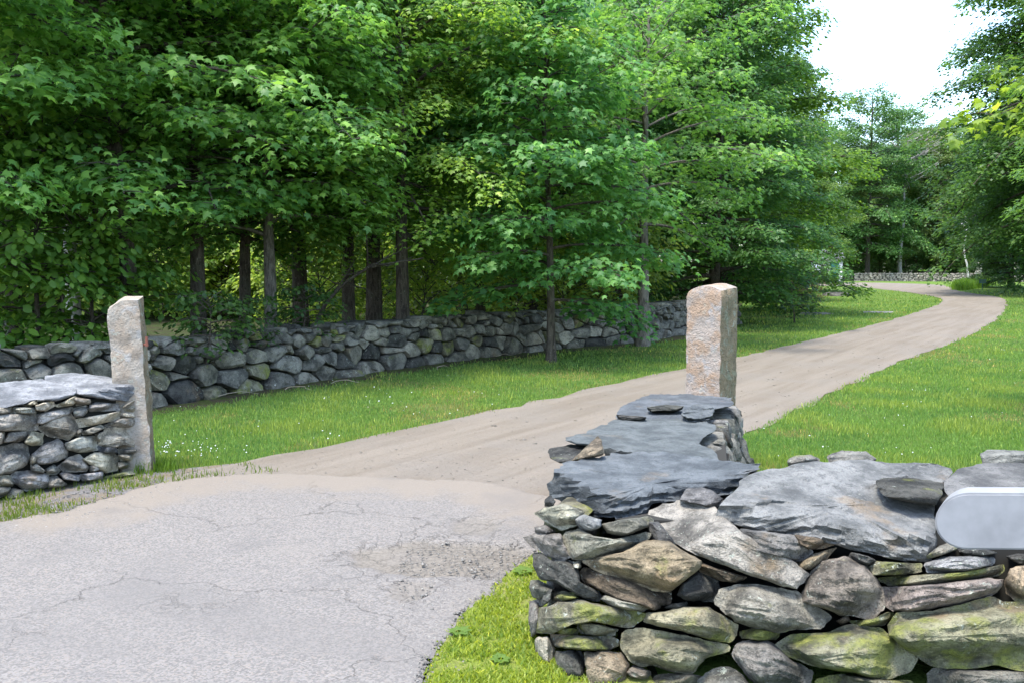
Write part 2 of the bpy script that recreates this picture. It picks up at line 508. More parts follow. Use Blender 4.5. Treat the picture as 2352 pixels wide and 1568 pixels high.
LAWN_L = [(-8.8, 5.0), (-6.2, 9.5), (-4.6, 11.6), (-3.5, 13.2), (-1.2, 16.2), (3.0, 21.1), (6.6, 28.5), (9.5, 38.0), (13, 50), (17, 62), (22, 84), (24, 99), (60, 99), (75, 99), (75, 70), (70, 30), (30, 0), (3.2, 0.0), (0.6, 0.0), (0.6, 4.4), (-1.0, 6.5), (-3.3, 5.5)]
o = sheet('lawn', LAWN_L, 0.0, M['lawn'], 5.0)
prop(o, 'mown green lawn on both sides of the dirt track', 'lawn', kind='structure')
o = strip('dirt_road', LE, RE, 170, 8, 0.008, 0.16, M['dirt'], 3.0)
prop(o, 'pale brown dirt track winding off between the lawns', 'road', kind='structure')

# worn asphalt apron with cracks and two potholes
APRON_PX = [(-700, 1420), (-60, 1212), (60, 1196), (170, 1170), (300, 1128), (420, 1104), (540, 1091), (660, 1089), (760, 1095), (900, 1100), (1060, 1106), (1150, 1117), (1250, 1140), (1330, 1160)]
APRON = [gpt(*p) for p in APRON_PX] + [gpt(*p) for p in [(1290, 1225), (1190, 1310), (1125, 1362), (1065, 1424), (1015, 1490), (985, 1568), (950, 1700), (900, 2000)]] + [(-0.5, 1.0), (-1.0, -3.0), (-14, -3.0), (-9, 3.0)]
APRON = [tuple(q) for q in chaikin(APRON, 1)]
def ell(px0, py0, px1, py1, rot=0.0):
    a, b = gpt(px0, py0), gpt(px1, py1)
    return ((a[0] + b[0]) / 2, (a[1] + b[1]) / 2, abs(b[0] - a[0]) / 2, max(abs(b[1] - a[1]) / 2, 0.05))
HOLES = [ell(795, 1330, 1215, 1245) + (0.035,), ell(1030, 1235, 1150, 1195) + (0.022,), ell(880, 1385, 1000, 1340) + (0.02,), ell(1020, 1335, 1230, 1270) + (0.02,)]
def make_apron():
    c = 0.035
    p = np.array(APRON)
    x0, x1, y0, y1 = -5.4, p[:, 0].max() + 0.2, 2.6, p[:, 1].max() + 0.2
    gx, gy = np.arange(x0, x1, c), np.arange(y0, y1, c)
    X, Y = np.meshgrid(gx, gy)
    P = np.stack([X.ravel(), Y.ravel()], 1)
    jx = np.array([noise.noise(Vector((a * 6, b * 6, 1))) for a, b in P]) * 0.05 + np.array([noise.noise(Vector((a * 1.7, b * 1.7, 4))) for a, b in P]) * 0.06
    ins = inside(P + np.stack([jx, jx[::-1]], 1) * 1.0, APRON)
    hole = np.zeros(len(P))
    brk = np.zeros(len(P))
    for (hx, hy, rx, ry, dp) in HOLES:
        e = np.sqrt(((P[:, 0] - hx) / rx) ** 2 + ((P[:, 1] - hy) / ry) ** 2) + jx * 3.2
        hole = np.maximum(hole, np.clip((1.04 - e) / 0.1, 0, 1) * dp / 0.035)
        brk = np.maximum(brk, np.clip((1.6 - e) / 0.4, 0, 1) * np.clip((e - 0.05) * 3, 0, 1))
    for (hx, hy, rx, ry) in [ell(-60, 1500, 150, 1440), ell(300, 1420, 620, 1360)]:
        e = np.sqrt(((P[:, 0] - hx) / rx) ** 2 + ((P[:, 1] - hy) / ry) ** 2) + jx * 4
        brk = np.maximum(brk, np.clip((1.2 - e) / 0.5, 0, 1) * 0.6)
    far_edge = np.array([gpt(*q) for q in APRON_PX[3:]])
    fe = resample(far_edge, 160)
    dst = np.sqrt(((P[:, None, :] - fe[None]) ** 2).sum(-1)).min(1)
    dust = np.clip(1 - dst / 1.1, 0, 1) ** 0.8
    Z = 0.022 - 0.02 * np.clip(hole, 0, 1)
    edge = jx * 0.02
    Z = Z + edge * 0.4
    n = len(gx)
    V = np.stack([P[:, 0], P[:, 1], Z], 1)
    I = np.arange(len(P)).reshape(len(gy), n)
    q = np.stack([I[:-1, :-1].ravel(), I[:-1, 1:].ravel(), I[1:, 1:].ravel(), I[1:, :-1].ravel()], 1)
    k = ins[q].sum(1) >= 3
    q = q[k]
    T = np.concatenate([q[:, [0, 1, 2]], q[:, [0, 2, 3]]])
    used = np.unique(T)
    mp = np.full(len(P), -1)
    mp[used] = np.arange(len(used))
    # rim verts drop to the soil
    cnt = np.bincount(q.ravel(), minlength=len(P))
    V[(cnt < 4) & (cnt > 0), 2] = 0.010
    me = mesh_np('asphalt', V[used], mp[T], True)
    for nm, arr in (('broken', brk), ('dust', dust), ('hole', np.clip(hole, 0, 1))):
        at_ = me.attributes.new(nm, 'FLOAT', 'POINT')
        at_.data.foreach_set('value', arr[used].astype(np.float32))
    return me
o = add('asphalt', make_apron(), M['asphalt'])
prop(o, 'cracked pale grey asphalt apron with potholes at the entrance', 'pavement', kind='structure')
# asphalt beyond the frame, towards the road the camera stands on
V = [(-14, -4, 0.03), (6, -4, 0.03), (6, 1.2, 0.03), (0.2, 2.62, 0.03), (-5.38, 2.62, 0.03), (-14, 2.62, 0.03), (-5.38, 5.4, 0.03), (-9, 3.4, 0.03)]
o = add('asphalt_road', mesh_from('asphalt_road', V, [(0, 1, 2, 3, 4, 5), (5, 4, 6, 7)]), M['asphalt'])
prop(o, 'grey asphalt road edge near the viewer', 'road', kind='structure')

foot = [(x, y) for x, y in WALLX[1:-1]]
o = strip('soil_strip', [(x - 0.3, y + 0.25) for x, y in foot], [(x + 0.42, y - 0.36) for x, y in foot], 150, 4, 0.004, 0.22, M['soil'], 5.0)
prop(o, 'bare brown and mossy soil along the foot of the long wall', 'soil', kind='structure')
VERGE_L = [gpt(*p) for p in [(-900, 1560), (-500, 1300), (-60, 1165), (120, 1120), (300, 1085), (430, 1075), (560, 1062), (640, 1085), (560, 1120), (420, 1140), (300, 1170), (150, 1215), (0, 1240), (-300, 1400), (-700, 1650)]]
o = sheet('verge', VERGE_L, 0.004, M['verge'], 5.0)
prop(o, 'gravelly verge with sparse grass below the entrance wall', 'verge', kind='structure')
MOSS = [gpt(*p) for p in [(940, 1700), (975, 1568), (1005, 1490), (1055, 1420), (1110, 1368), (1180, 1310), (1240, 1262), (1330, 1240), (1420, 1400), (1500, 1568), (1600, 1700)]]
o = sheet('moss_strip', MOSS, 0.012, M['moss'], 5.0)
prop(o, 'lime green mossy strip between asphalt and the near wall', 'verge', kind='structure')

# ------------------------------------------------------------------ stones traced one by one
TINT = {'g': (0.120, 0.115, 0.100, 0.25), 'd': (0.050, 0.049, 0.044, 0.28), 's': (0.074, 0.08, 0.087, 0.0), 'p': (0.185, 0.172, 0.142, 0.22), 'm': (0.128, 0.120, 0.084, 0.68),
        'h': (0.132, 0.124, 0.102, 0.42), 'o': (0.185, 0.148, 0.102, 0.35), 'b': (0.098, 0.075, 0.053, 0.4), 'r': (0.138, 0.117, 0.098, 0.32), 'w': (0.145, 0.143, 0.136, 0.12)}

class Plane:
    def __init__(s, p, n):
        s.p, s.n = Vector(p), Vector(n).normalized()
    def hit(s, d):
        dn = d.dot(s.n)
        if abs(dn) < 1e-4:
            return 0.0
        return (s.p - EYE).dot(s.n) / dn

def stone_px(name, poly, planes, parent, mat, tint, rnd, off=0.0, bulge=0.05, back=(0, 0.3, 0), npts=72, facet=7, rough=0.010, strata=0.006, grow=1.01, rings=(1.0, 0.975, 0.94, 0.89, 0.82, 0.74, 0.65, 0.55, 0.44, 0.32, 0.18), ch=1, sfreq=1.0, edge=None, ragged=0.0):
    """a stone whose seen outline is poly; its front is the convex meeting of planes with facets and bedding relief, its body goes back into the wall"""
    q = cut(poly, 0.05)
    c = q.mean(0)
    q = c + (q - c) * grow
    q = resample(np.vstack([q, q[:1]]), npts + 1)[:-1]
    seed = rnd.uniform(0, 100)
    rad = np.hypot(*(q - c).T).mean()
    j = np.array([fbm(Vector((x / rad * 3.2 + seed, y / rad * 3.2, seed)), 4) for x, y in q])
    if ragged:
        j = j + ragged * np.array([fbm(Vector((x * 0.09 + seed, y * 0.16, 3.0)), 3) for x, y in q])
    q = c + (q - c) * (1 + 0.07 * j)[:, None]
    ev, ew = np.linalg.eigh(np.cov((q - c).T))
    maj, mnr = ew[:, 1], ew[:, 0]
    half = max(abs((q - c) @ mnr))                   # half thickness across the bedding, px
    dc = max(p.hit(ray(*c)) for p in planes)
    mpp = dc / FPX                                   # metres per pixel at the stone
    # facets: mostly a brow and a foot across the bedding, plus ends
    fac = []
    for k in range(facet):
        a = rnd.choice([-1, 1])
        d_ = mnr * a + maj * rnd.uniform(-0.6, 0.6) if k < 4 else maj * a + mnr * rnd.uniform(-0.8, 0.8)
        d_ = d_ / np.hypot(*d_)
        ext = max((q - c) @ d_)
        fac.append((d_[0], d_[1], rnd.uniform(0.05, 0.7) * ext, rnd.uniform(0.4, 1.7) * bulge * 1.9 / ext))
    V = []
    n = len(q)
    def P(x, y, t):
        d = ray(x, y)
        T = max(p.hit(d) for p in planes)
        b = EYE + d * T
        rel = bulge * min(1.0, (1 - t ** 14) * 1.1)
        for (fx, fy, st_, sl_) in fac:
            e = (x - c[0]) * fx + (y - c[1]) * fy - st_
            if e > 0:
                rel -= e * sl_
        a_, m_ = ((x - c[0]) @ maj[:1] if False else (x - c[0]) * maj[0] + (y - c[1]) * maj[1]) * mpp, ((x - c[0]) * mnr[0] + (y - c[1]) * mnr[1]) * mpp
        w = b * 8 + Vector((seed, 0, 0))
        rel += rough * fbm(w, 5) * 1.5
        if strata:
            sv = noise.fractal(Vector((a_ * 5 + seed, m_ * 38 * sfreq + 2.0 * noise.noise(Vector((a_ * 4, m_ * 4, seed))), seed)), 1.0, 2.0, 2)
            rel += strata * (max(-0.9, min(0.9, sv * 3.0)))      # stepped, broken layers
        return b - d.normalized() * (max(rel, -0.06) + off)
    for t in rings:
        for (x, y) in q:
            V.append(P(c[0] + (x - c[0]) * t, c[1] + (y - c[1]) * t, t))
    V.append(P(c[0], c[1], 0.0))
    ctr = len(V) - 1
    F = []
    nr = len(rings)
    for r_ in range(nr - 1):
        for i in range(n):
            a, b_ = r_ * n + i, r_ * n + (i + 1) % n
            F.append((a, b_, b_ + n, a + n))
    for i in range(n):
        F.append(((nr - 1) * n + i, (nr - 1) * n + (i + 1) % n, ctr))
    bv = ray(*c).normalized() * Vector(back).length + Vector((0, 0, -0.25 * abs(back[2])))
    cen = sum((V[i] for i in range(n)), Vector()) / n
    prev = 0
    for (f, s) in ((0.08, 1.0), (0.35, 0.98), (0.75, 0.93), (1.0, 0.75)):
        st = len(V)
        for i in range(n):
            V.append(cen + (V[i] - cen) * s + bv * f + Vector((0, 0, 0.006 * noise.noise(V[i] * 14 + bv * f * 9))))
        for i in range(n):
            k = (i + 1) % n
            F.append((prev + k, prev + i, st + i, st + k))
        prev = st
    V.append(cen + bv)
    for i in range(n):
        F.append((prev + (i + 1) % n, prev + i, len(V) - 1))
    loc = parent.matrix_basis.translation if parent else Vector()
    me = mesh_from(name, [v - loc for v in V], F, 17)
    if edge is not None:
        me.materials.append(mat)
        me.materials.append(edge)
        nz = np.empty(len(me.polygons) * 3, np.float32)
        me.polygons.foreach_get('normal', nz)
        fz = nz.reshape(-1, 3)[:, 2]
        me.polygons.foreach_set('material_index', (np.abs(fz) < 0.62).astype(np.int32))
    o = add(name, me, mat, parent)
    t = TINT[tint]
    k = rnd.uniform(0.82, 1.2)
    o.color = (t[0] * k, t[1] * k * rnd.uniform(0.97, 1.03), t[2] * k * rnd.uniform(0.94, 1.05), t[3])
    return o

S = 0.6125
def fA(p): return [((1950 + x / 2.6133) * S, (1400 + y / 2.6133) * S) for x, y in p]
def fB(p): return [((1950 + x / 2.6133) * S, (1960 + y / 2.6133) * S) for x, y in p]
def fC(p): return [((2640 + x / 1.7425) * S, (1660 + y / 1.7425) * S) for x, y in p]
def fD(p): return [(x / 1.742 * S, (1060 + y / 1.742) * S) for x, y in p]

# --- Voronoi packed faces for the walls that are not traced
def voronoi_cells(W, H, sites, asp, wt=None):
    cells = []
    for i, (sx, sy) in enumerate(sites):
        poly = [(0, 0), (W, 0), (W, H), (0, H)]
        near = sorted(range(len(sites)), key=lambda k: ((sites[k][0] - sx) / asp) ** 2 + (sites[k][1] - sy) ** 2)[1:26]
        for k in near:
            tx, ty = sites[k]
            nx, ny = (tx - sx) / asp ** 2, (ty - sy)
            mx, my = (tx + sx) / 2, (ty + sy) / 2
            cc = nx * mx + ny * my + ((wt[i] - wt[k]) / 2 if wt else 0.0)
            out = []
            for a in range(len(poly)):
                p, q = poly[a], poly[(a + 1) % len(poly)]
                fp, fq = nx * p[0] + ny * p[1] - cc, nx * q[0] + ny * q[1] - cc
                if fp <= 0:
                    out.append(p)
                if (fp < 0) != (fq < 0) and fp != fq:
                    t = fp / (fp - fq)
                    out.append((p[0] + (q[0] - p[0]) * t, p[1] + (q[1] - p[1]) * t))
            poly = out
            if len(poly) < 3:
                break
        cells.append(poly if len(poly) >= 3 else None)
    return cells

def face_stones(parent, path, height, inset, mat, rnd, sw, sh, tints, batter=0.12, depth=0.22, limit=300, grow=0.96, res=14, flip=1, relief=0.05, big_low=True, from_u=0.0, top_var=0.08, wvar=0.6):
    """pack a dry stone face along path (ground polyline); returns the stones' objects"""
    path = np.array(path, float)
    seg = np.hypot(*(path[1:] - path[:-1]).T)
    cs = np.concatenate([[0], np.cumsum(seg)])
    W = cs[-1]
    sites, y = [], 0.0
    row = 0
    while y < height - sh * 0.3:
        k = 1.6 - 0.95 * y / height if big_low else 1.0
        h = sh * k
        x = rnd.uniform(0, sw * 0.5)
        while x < W:
            w = sw * k * rnd.choice([0.6, 0.8, 1.0, 1.2, 1.5])
            sites.append((x + w / 2 + rnd.uniform(-0.15, 0.15) * w, y + h / 2 + rnd.uniform(-0.38, 0.38) * h))
            x += w
        y += h
        row += 1
    cells = voronoi_cells(W, height, sites, sw / sh * 0.85, [rnd.uniform(0, (sh * wvar) ** 2) for _ in sites])
    loc = parent.matrix_basis.translation
    def W3(u, v, d):
        u = min(max(u, 0.0), W - 1e-6)
        i = min(int(np.searchsorted(cs, u, 'right')) - 1, len(seg) - 1)
        f = (u - cs[i]) / seg[i]
        p = path[i] * (1 - f) + path[i + 1] * f
        t = (path[i + 1] - path[i]) / seg[i]
        n = np.array([t[1], -t[0]]) * flip               # outwards
        g = tz(p[1])
        q = p + n * (d - batter * v / height - inset)
        tv = 1 + top_var * noise.noise(Vector((u * 1.9, 3.3, 0))) + top_var * noise.noise(Vector((u * 5.3, 9.3, 0)))
        return Vector((q[0], q[1], g + v * tv - 0.03))
    made, rest = [], []
    order = sorted([c for c in range(len(cells)) if cells[c]], key=lambda c: sites[c][0])
    for num, ci in enumerate(order):
        poly = cut(cells[ci], 0.06)
        c = poly.mean(0)
        poly = c + (poly - c) * grow
        poly = resample(np.vstack([poly, poly[:1]]), res + 1)[:-1]
        ang = rnd.uniform(0, 6.28)
        rad = np.hypot(*(poly - c).T).mean()
        tilt = rnd.uniform(0.1, 0.9) * relief / rad
        out = rnd.uniform(-0.6, 0.7) * relief * 0.6
        sd = rnd.uniform(0, 99)
        V, F = [], []
        n = res
        for t, rel in ((1.0, -0.3), (0.93, 0.55), (0.6, 0.75 + rnd.uniform(-0.2, 0.25))):
            for (x, y_) in poly:
                px_, py_ = c[0] + (x - c[0]) * t, c[1] + (y_ - c[1]) * t
                d = relief * rel + out + tilt * ((px_ - c[0]) * math.cos(ang) + (py_ - c[1]) * math.sin(ang)) + relief * 0.45 * noise.noise(Vector((px_ * 7 + sd, py_ * 9, sd)))
                V.append(W3(px_, py_, d))
        V.append(W3(c[0], c[1], relief + out))
        for (t, d) in ((1.0, -0.3 * depth), (0.85, -depth)):
            for (x, y_) in poly:
                V.append(W3(c[0] + (x - c[0]) * t, c[1] + (y_ - c[1]) * t, d))
        m = 3 * n
        fl = flip
        def q4(a, b, c_, d_):
            F.append((a, b, c_, d_) if fl > 0 else (d_, c_, b, a))
        for r_ in range(2):
            for i in range(n):
                k = (i + 1) % n
                q4(r_ * n + i, r_ * n + k, (r_ + 1) * n + k, (r_ + 1) * n + i)
        for i in range(n):
            k = (i + 1) % n
            F.append((2 * n + i, 2 * n + k, m) if fl > 0 else (m, 2 * n + k, 2 * n + i))
        for i in range(n):
            k = (i + 1) % n
            q4(k, i, m + 1 + i, m + 1 + k)
            q4(m + 1 + k, m + 1 + i, m + 1 + n + i, m + 1 + n + k)
        if num < limit:
            me = mesh_from('stone', [v - loc for v in V], F, 26)
            ob = add('stone', me, mat, parent)
            t = TINT[rnd.choice(tints)]
            k = rnd.uniform(0.75, 1.2)
            ob.color = (t[0] * k, t[1] * k, t[2] * k, t[3])
            made.append(ob)
        else:
            b0 = sum(len(r_[0]) for r_ in rest)
            rest.append(([v - loc for v in V], [tuple(i + b0 for i in f) for f in F]))
    if rest:
        me = mesh_from('small_stones', [v for r_ in rest for v in r_[0]], [f for r_ in rest for f in r_[1]], 40)
        ob = add('small_stones', me, mat, parent)
        ob.color = TINT[tints[0]]
        ob['kind'] = 'stuff'
    return made

def prism(name, base, z0, z1, mat, parent, shrink=0.0):
    """solid core standing on a footprint"""
    b = np.array(base)
    c = b.mean(0)
    loc = parent.matrix_basis.translation
    n = len(b)
    V = [Vector((x, y, tz(y) + z0)) - loc for x, y in b] + [Vector((c[0] + (x - c[0]) * (1 - shrink), c[1] + (y - c[1]) * (1 - shrink), tz(y) + z1)) - loc for x, y in b]
    F = [tuple(range(n))[::-1], tuple(range(n, 2 * n))] + [(i, (i + 1) % n, n + (i + 1) % n, n + i) for i in range(n)]
    bm = bmesh.new()
    me = mesh_from(name, V, F)
    bm.from_mesh(me)
    bmesh.ops.recalc_face_normals(bm, faces=bm.faces[:])
    bm.to_mesh(me)
    bm.free()
    return add(name, me, mat, parent)

def boulder(name, pos, size, mat, parent, tint, rnd, rz=None, sub=2):
    bm = bmesh.new()
    bmesh.ops.create_icosphere(bm, subdivisions=sub, radius=1.0)
    sd = rnd.uniform(0, 99)
    rot = Matrix.Rotation(rnd.uniform(0, 6.28) if rz is None else rz, 3, 'Z')
    for v in bm.verts:
        k = 1 + 0.32 * noise.noise(v.co * 1.3 + Vector((sd, 0, 0))) + 0.12 * noise.noise(v.co * 3.5 + Vector((0, sd, 0)))
        c = v.co * k
        c = Vector((c.x * size[0], c.y * size[1], max(-0.9, min(c.z, 0.62)) * size[2]))
        v.co = rot @ c
    me = bpy.data.meshes.new(name)
    bm.to_mesh(me)
    bm.free()
    smooth(me, 35)
    ob = add(name, me, mat, parent)
    ob.location = Vector(pos) - (parent.matrix_basis.translation if parent else Vector())
    t = TINT[tint]
    k = rnd.uniform(0.8, 1.2)
    ob.color = (t[0] * k, t[1] * k, t[2] * k, t[3])
    return ob

# ---------------- near wall on the right: traced face and capstones
rn = random.Random(5)
near_wall = empty('stone_wall', (1.3, 4.2, 0), 'near dry stone wall of big mossy stones with slate slabs on its corner', 'stone wall')
FACE_N = Vector((-0.08, -0.90, 0.42)).normalized()
face = Plane((0.1, 3.60, 0.0), FACE_N)
corner = Plane((0.30, 3.56, 0.0), (-0.72, -0.62, 0.25))
FP = [face, corner]
TOPN = (0.0, -0.06, 1.0)
near = [
 ('B', [(20, 140), (150, 105), (400, 105), (430, 200), (510, 330), (420, 375), (330, 365), (210, 280), (110, 230)], 'p', 0.03),
 ('B', [(405, 160), (470, 80), (580, 50), (700, 120), (950, 160), (1100, 130), (1230, 85), (1285, 95), (1260, 160), (1150, 230), (900, 290), (640, 365), (520, 350), (440, 240)], 'h', 0.04),
 ('B', [(600, 370), (850, 310), (1000, 280), (1200, 190), (1330, 155), (1480, 190), (1620, 270), (1770, 380), (1740, 450), (1560, 600), (1470, 680), (1300, 660), (1000, 560), (700, 450)], 'o', 0.06),
 ('B', [(575, 480), (600, 440), (700, 440), (1000, 540), (1300, 640), (1480, 660), (1460, 780), (1330, 860), (1130, 790), (950, 750), (780, 660), (600, 570)], 'b', 0.0),
 ('B', [(515, 375), (590, 370), (605, 430), (570, 445), (525, 435)], 'p', 0.0),
 ('B', [(120, 300), (200, 280), (330, 370), (500, 360), (570, 440), (590, 580), (760, 660), (800, 700), (760, 770), (640, 740), (450, 640), (330, 560), (200, 560), (130, 420)], 'd', 0.0),
 ('B', [(105, 560), (190, 560), (330, 630), (310, 680), (200, 750), (120, 720), (90, 620)], 'g', 0.0),
 ('B', [(210, 660), (320, 640), (300, 760), (200, 830), (180, 800)], 'd', 0.0),
 ('B', [(300, 690), (420, 665), (560, 690), (570, 730), (440, 760), (310, 785)], 'm', 0.0),
 ('B', [(165, 900), (185, 830), (420, 770), (580, 745), (760, 790), (1000, 830), (1240, 880), (1210, 960), (1050, 1030), (900, 1000), (720, 960), (560, 990), (430, 1000), (330, 1080), (160, 1075)], 'm', 0.03),
 ('B', [(310, 1030), (430, 1010), (580, 1040), (560, 1095), (400, 1090)], 'm', 0.0),
 ('B', [(570, 985), (690, 975), (780, 990), (960, 1040), (930, 1100), (740, 1105), (600, 1080), (560, 1030)], 'm', 0.0),
 ('B', [(285, 1150), (320, 1085), (500, 1090), (700, 1110), (900, 1105), (975, 1150), (970, 1200), (870, 1245), (600, 1240), (350, 1210)], 'm', 0.02),
 ('B', [(150, 1120), (280, 1110), (340, 1230), (340, 1400), (200, 1440), (130, 1390)], 'p', 0.0),
 ('B', [(95, 760), (190, 740), (190, 830), (160, 1080), (110, 1110), (80, 930)], 'g', -0.02),
 ('B', [(345, 1250), (600, 1250), (640, 1350), (650, 1620), (450, 1630), (340, 1450)], 'd', 0.0),
 ('B', [(620, 1270), (800, 1250), (1000, 1270), (1070, 1380), (1040, 1470), (1050, 1620), (690, 1640), (650, 1450)], 'o', 0.02),
 ('B', [(1045, 1460), (1110, 1385), (1280, 1450), (1285, 1510), (1250, 1550), (1080, 1500)], 'r', 0.0),
 ('B', [(790, 740), (840, 700), (1000, 760), (1150, 790), (1280, 830), (1210, 860), (1050, 850), (880, 810)], 'h', 0.02),
 ('B', [(1400, 830), (1500, 785), (1640, 770), (1640, 810), (1550, 845)], 'g', 0.0),
 ('B', [(1540, 700), (1580, 600), (1740, 480), (1800, 500), (1940, 560), (1960, 640), (1900, 770), (1650, 760)], 'd', 0.0),
 ('B', [(1755, 480), (1770, 375), (1900, 430), (2100, 490), (2230, 530), (2120, 580), (1980, 570), (1840, 510)], 'b', 0.0),
 ('B', [(1225, 970), (1260, 880), (1420, 860), (1600, 815), (1850, 820), (1960, 890), (2150, 1000), (2140, 1090), (2050, 1170), (1850, 1140), (1600, 1060), (1400, 1020)], 'm', 0.04),
 ('B', [(1000, 1060), (1200, 1030), (1500, 1080), (1900, 1160), (2060, 1200), (2050, 1250), (1800, 1330), (1680, 1490), (1500, 1450), (1300, 1390), (1180, 1410), (1060, 1330), (990, 1240)], 'm', 0.05),
 ('B', [(1275, 1560), (1330, 1490), (1450, 1470), (1700, 1480), (1790, 1500), (1740, 1570), (1700, 1680), (1300, 1680)], 'm', 0.02),
 ('C', [(225, 600), (240, 560), (430, 580), (590, 600), (700, 690), (710, 720), (640, 770), (500, 775), (350, 720), (240, 670)], 'g', 0.03),
 ('C', [(590, 600), (700, 610), (880, 655), (780, 690), (690, 695), (620, 660)], 'b', 0.0),
 ('C', [(550, 800), (640, 770), (720, 720), (870, 680), (800, 760), (700, 825), (570, 825)], 'o', 0.0),
 ('C', [(640, 960), (700, 830), (780, 770), (930, 735), (1040, 800), (1120, 870), (1170, 940), (1175, 1100), (1090, 1155), (900, 1120), (760, 1070), (640, 1030)], 'r', 0.06),
 ('C', [(930, 770), (960, 710), (1080, 740), (1130, 770), (1040, 810)], 'd', 0.02),
 ('C', [(1045, 820), (1100, 770), (1280, 780), (1430, 785), (1430, 840), (1300, 860), (1080, 865)], 'm', 0.03),
 ('C', [(1440, 790), (1560, 740), (1750, 735), (1895, 745), (1900, 790), (1750, 830), (1600, 855), (1440, 845)], 'w', 0.04),
 ('C', [(1440, 740), (1540, 670), (1640, 640), (1660, 690), (1560, 730), (1460, 760)], 'h', 0.02),
 ('C', [(1650, 690), (1850, 690), (1920, 720), (1800, 740), (1700, 730)], 'd', 0.0),
 ('C', [(1130, 880), (1400, 860), (1700, 840), (1960, 790), (1970, 830), (1920, 870), (1650, 920), (1380, 940), (1200, 930)], 'm', 0.0),
 ('C', [(1150, 940), (1400, 930), (1650, 905), (1850, 880), (1950, 890), (1940, 950), (1850, 1010), (1600, 1060), (1390, 1100), (1230, 1095), (1170, 1030)], 'r', 0.03),
 ('C', [(1965, 900), (2000, 820), (2091, 790), (2200, 790), (2200, 1040), (2050, 1040), (1975, 980)], 'o', 0.03),
 ('C', [(1180, 1190), (1260, 1110), (1500, 1090), (1700, 1050), (1880, 1005), (2091, 1050), (2250, 1060), (2250, 1480), (2030, 1480), (1900, 1450), (1700, 1475), (1500, 1460), (1420, 1410), (1300, 1330), (1200, 1250)], 'm', 0.07),
 ('C', [(75, 1060), (110, 950), (200, 920), (400, 930), (620, 970), (700, 1040), (830, 1130), (790, 1210), (600, 1215), (500, 1240), (330, 1210), (200, 1160)], 'h', 0.06),
 ('C', [(230, 1230), (330, 1205), (500, 1240), (470, 1285), (350, 1290), (250, 1275)], 'm', 0.0),
 ('C', [(435, 1340), (560, 1250), (800, 1245), (940, 1180), (1150, 1210), (1250, 1290), (1400, 1400), (1370, 1480), (1200, 1530), (1110, 1540), (960, 1490), (750, 1470), (560, 1400)], 'm', 0.05),
 ('C', [(945, 1160), (1100, 1150), (1200, 1100), (1245, 1110), (1180, 1190), (1000, 1210)], 'm', 0.0),
 ('C', [(175, 1380), (240, 1290), (450, 1300), (560, 1410), (720, 1490), (680, 1600), (400, 1640), (300, 1540)], 'g', 0.04),
 ('C', [(730, 1540), (900, 1505), (1100, 1540), (1350, 1550), (1340, 1680), (730, 1680)], 'm', 0.02),
 ('C', [(1460, 1510), (1500, 1465), (1700, 1480), (2000, 1485), (2250, 1490), (2250, 1680), (1480, 1680)], 'g', 0.03),
 ('C', [(-60, 1560), (60, 1470), (150, 1450), (250, 1510), (330, 1600), (300, 1700), (-60, 1700)], 'g', 0.03),
 ('C', [(1970, 740), (2040, 720), (2220, 730), (2220, 790), (2060, 790)], 'd', -0.02),
 ('C', [(860, 1160), (940, 1120), (960, 1160), (900, 1190)], 'b', -0.03),
 ('A', [(140, 1370), (240, 1310), (430, 1270), (600, 1330), (640, 1360), (540, 1490), (400, 1530), (250, 1450)], 'p', 0.0),
 ('A', [(505, 1410), (640, 1380), (800, 1430), (790, 1500), (700, 1540), (600, 1530)], 'w', 0.03),
 ('A', [(790, 1470), (1000, 1430), (1270, 1395), (1310, 1430), (1300, 1480), (1100, 1560), (1000, 1590), (850, 1560)], 'h', 0.02),
 ('A', [(140, 1500), (260, 1480), (330, 1540), (260, 1580), (150, 1575)], 'g', 0.0),
 ('A', [(240, 1230), (300, 1190), (350, 1250), (320, 1300), (240, 1300)], 'd', 0.0),
]
conv = {'A': fA, 'B': fB, 'C': fC}
for (rg, poly, tint, off) in near:
    pp = conv[rg](poly)
    a = np.array(pp)
    w = (a.max(0) - a.min(0)).max() * 4.0 / FPX
    stone_px('stone', pp, FP, near_wall, M['stone'], tint, rn, off=off, bulge=min(0.075, 0.03 + 0.14 * w * 0.5), back=(0.02, 0.26, 0.0), rough=0.014, strata=0.008)
# long slanting slab that runs under the big capstone
stone_px('stone', [(1490, 1172), (1520, 1156), (1575, 1152), (1640, 1160), (1670, 1195), (1700, 1215), (1760, 1250), (1830, 1292), (1857, 1315), (1850, 1340), (1830, 1352), (1700, 1312), (1600, 1275), (1540, 1238), (1500, 1200)],
         [face, Plane((0.9, 3.98, 0.585), (-0.25, -0.25, 1.0))], near_wall, M['stone'], 'p', rn, off=0.05, bulge=0.035, back=(0, 0.3, 0), strata=0.008)
stone_px('stone', [(1484, 1196), (1512, 1196), (1545, 1236), (1560, 1262), (1530, 1266), (1492, 1240)], FP, near_wall, M['stone'], 'd', rn, off=-0.04, bulge=0.03, back=(0, 0.2, 0))
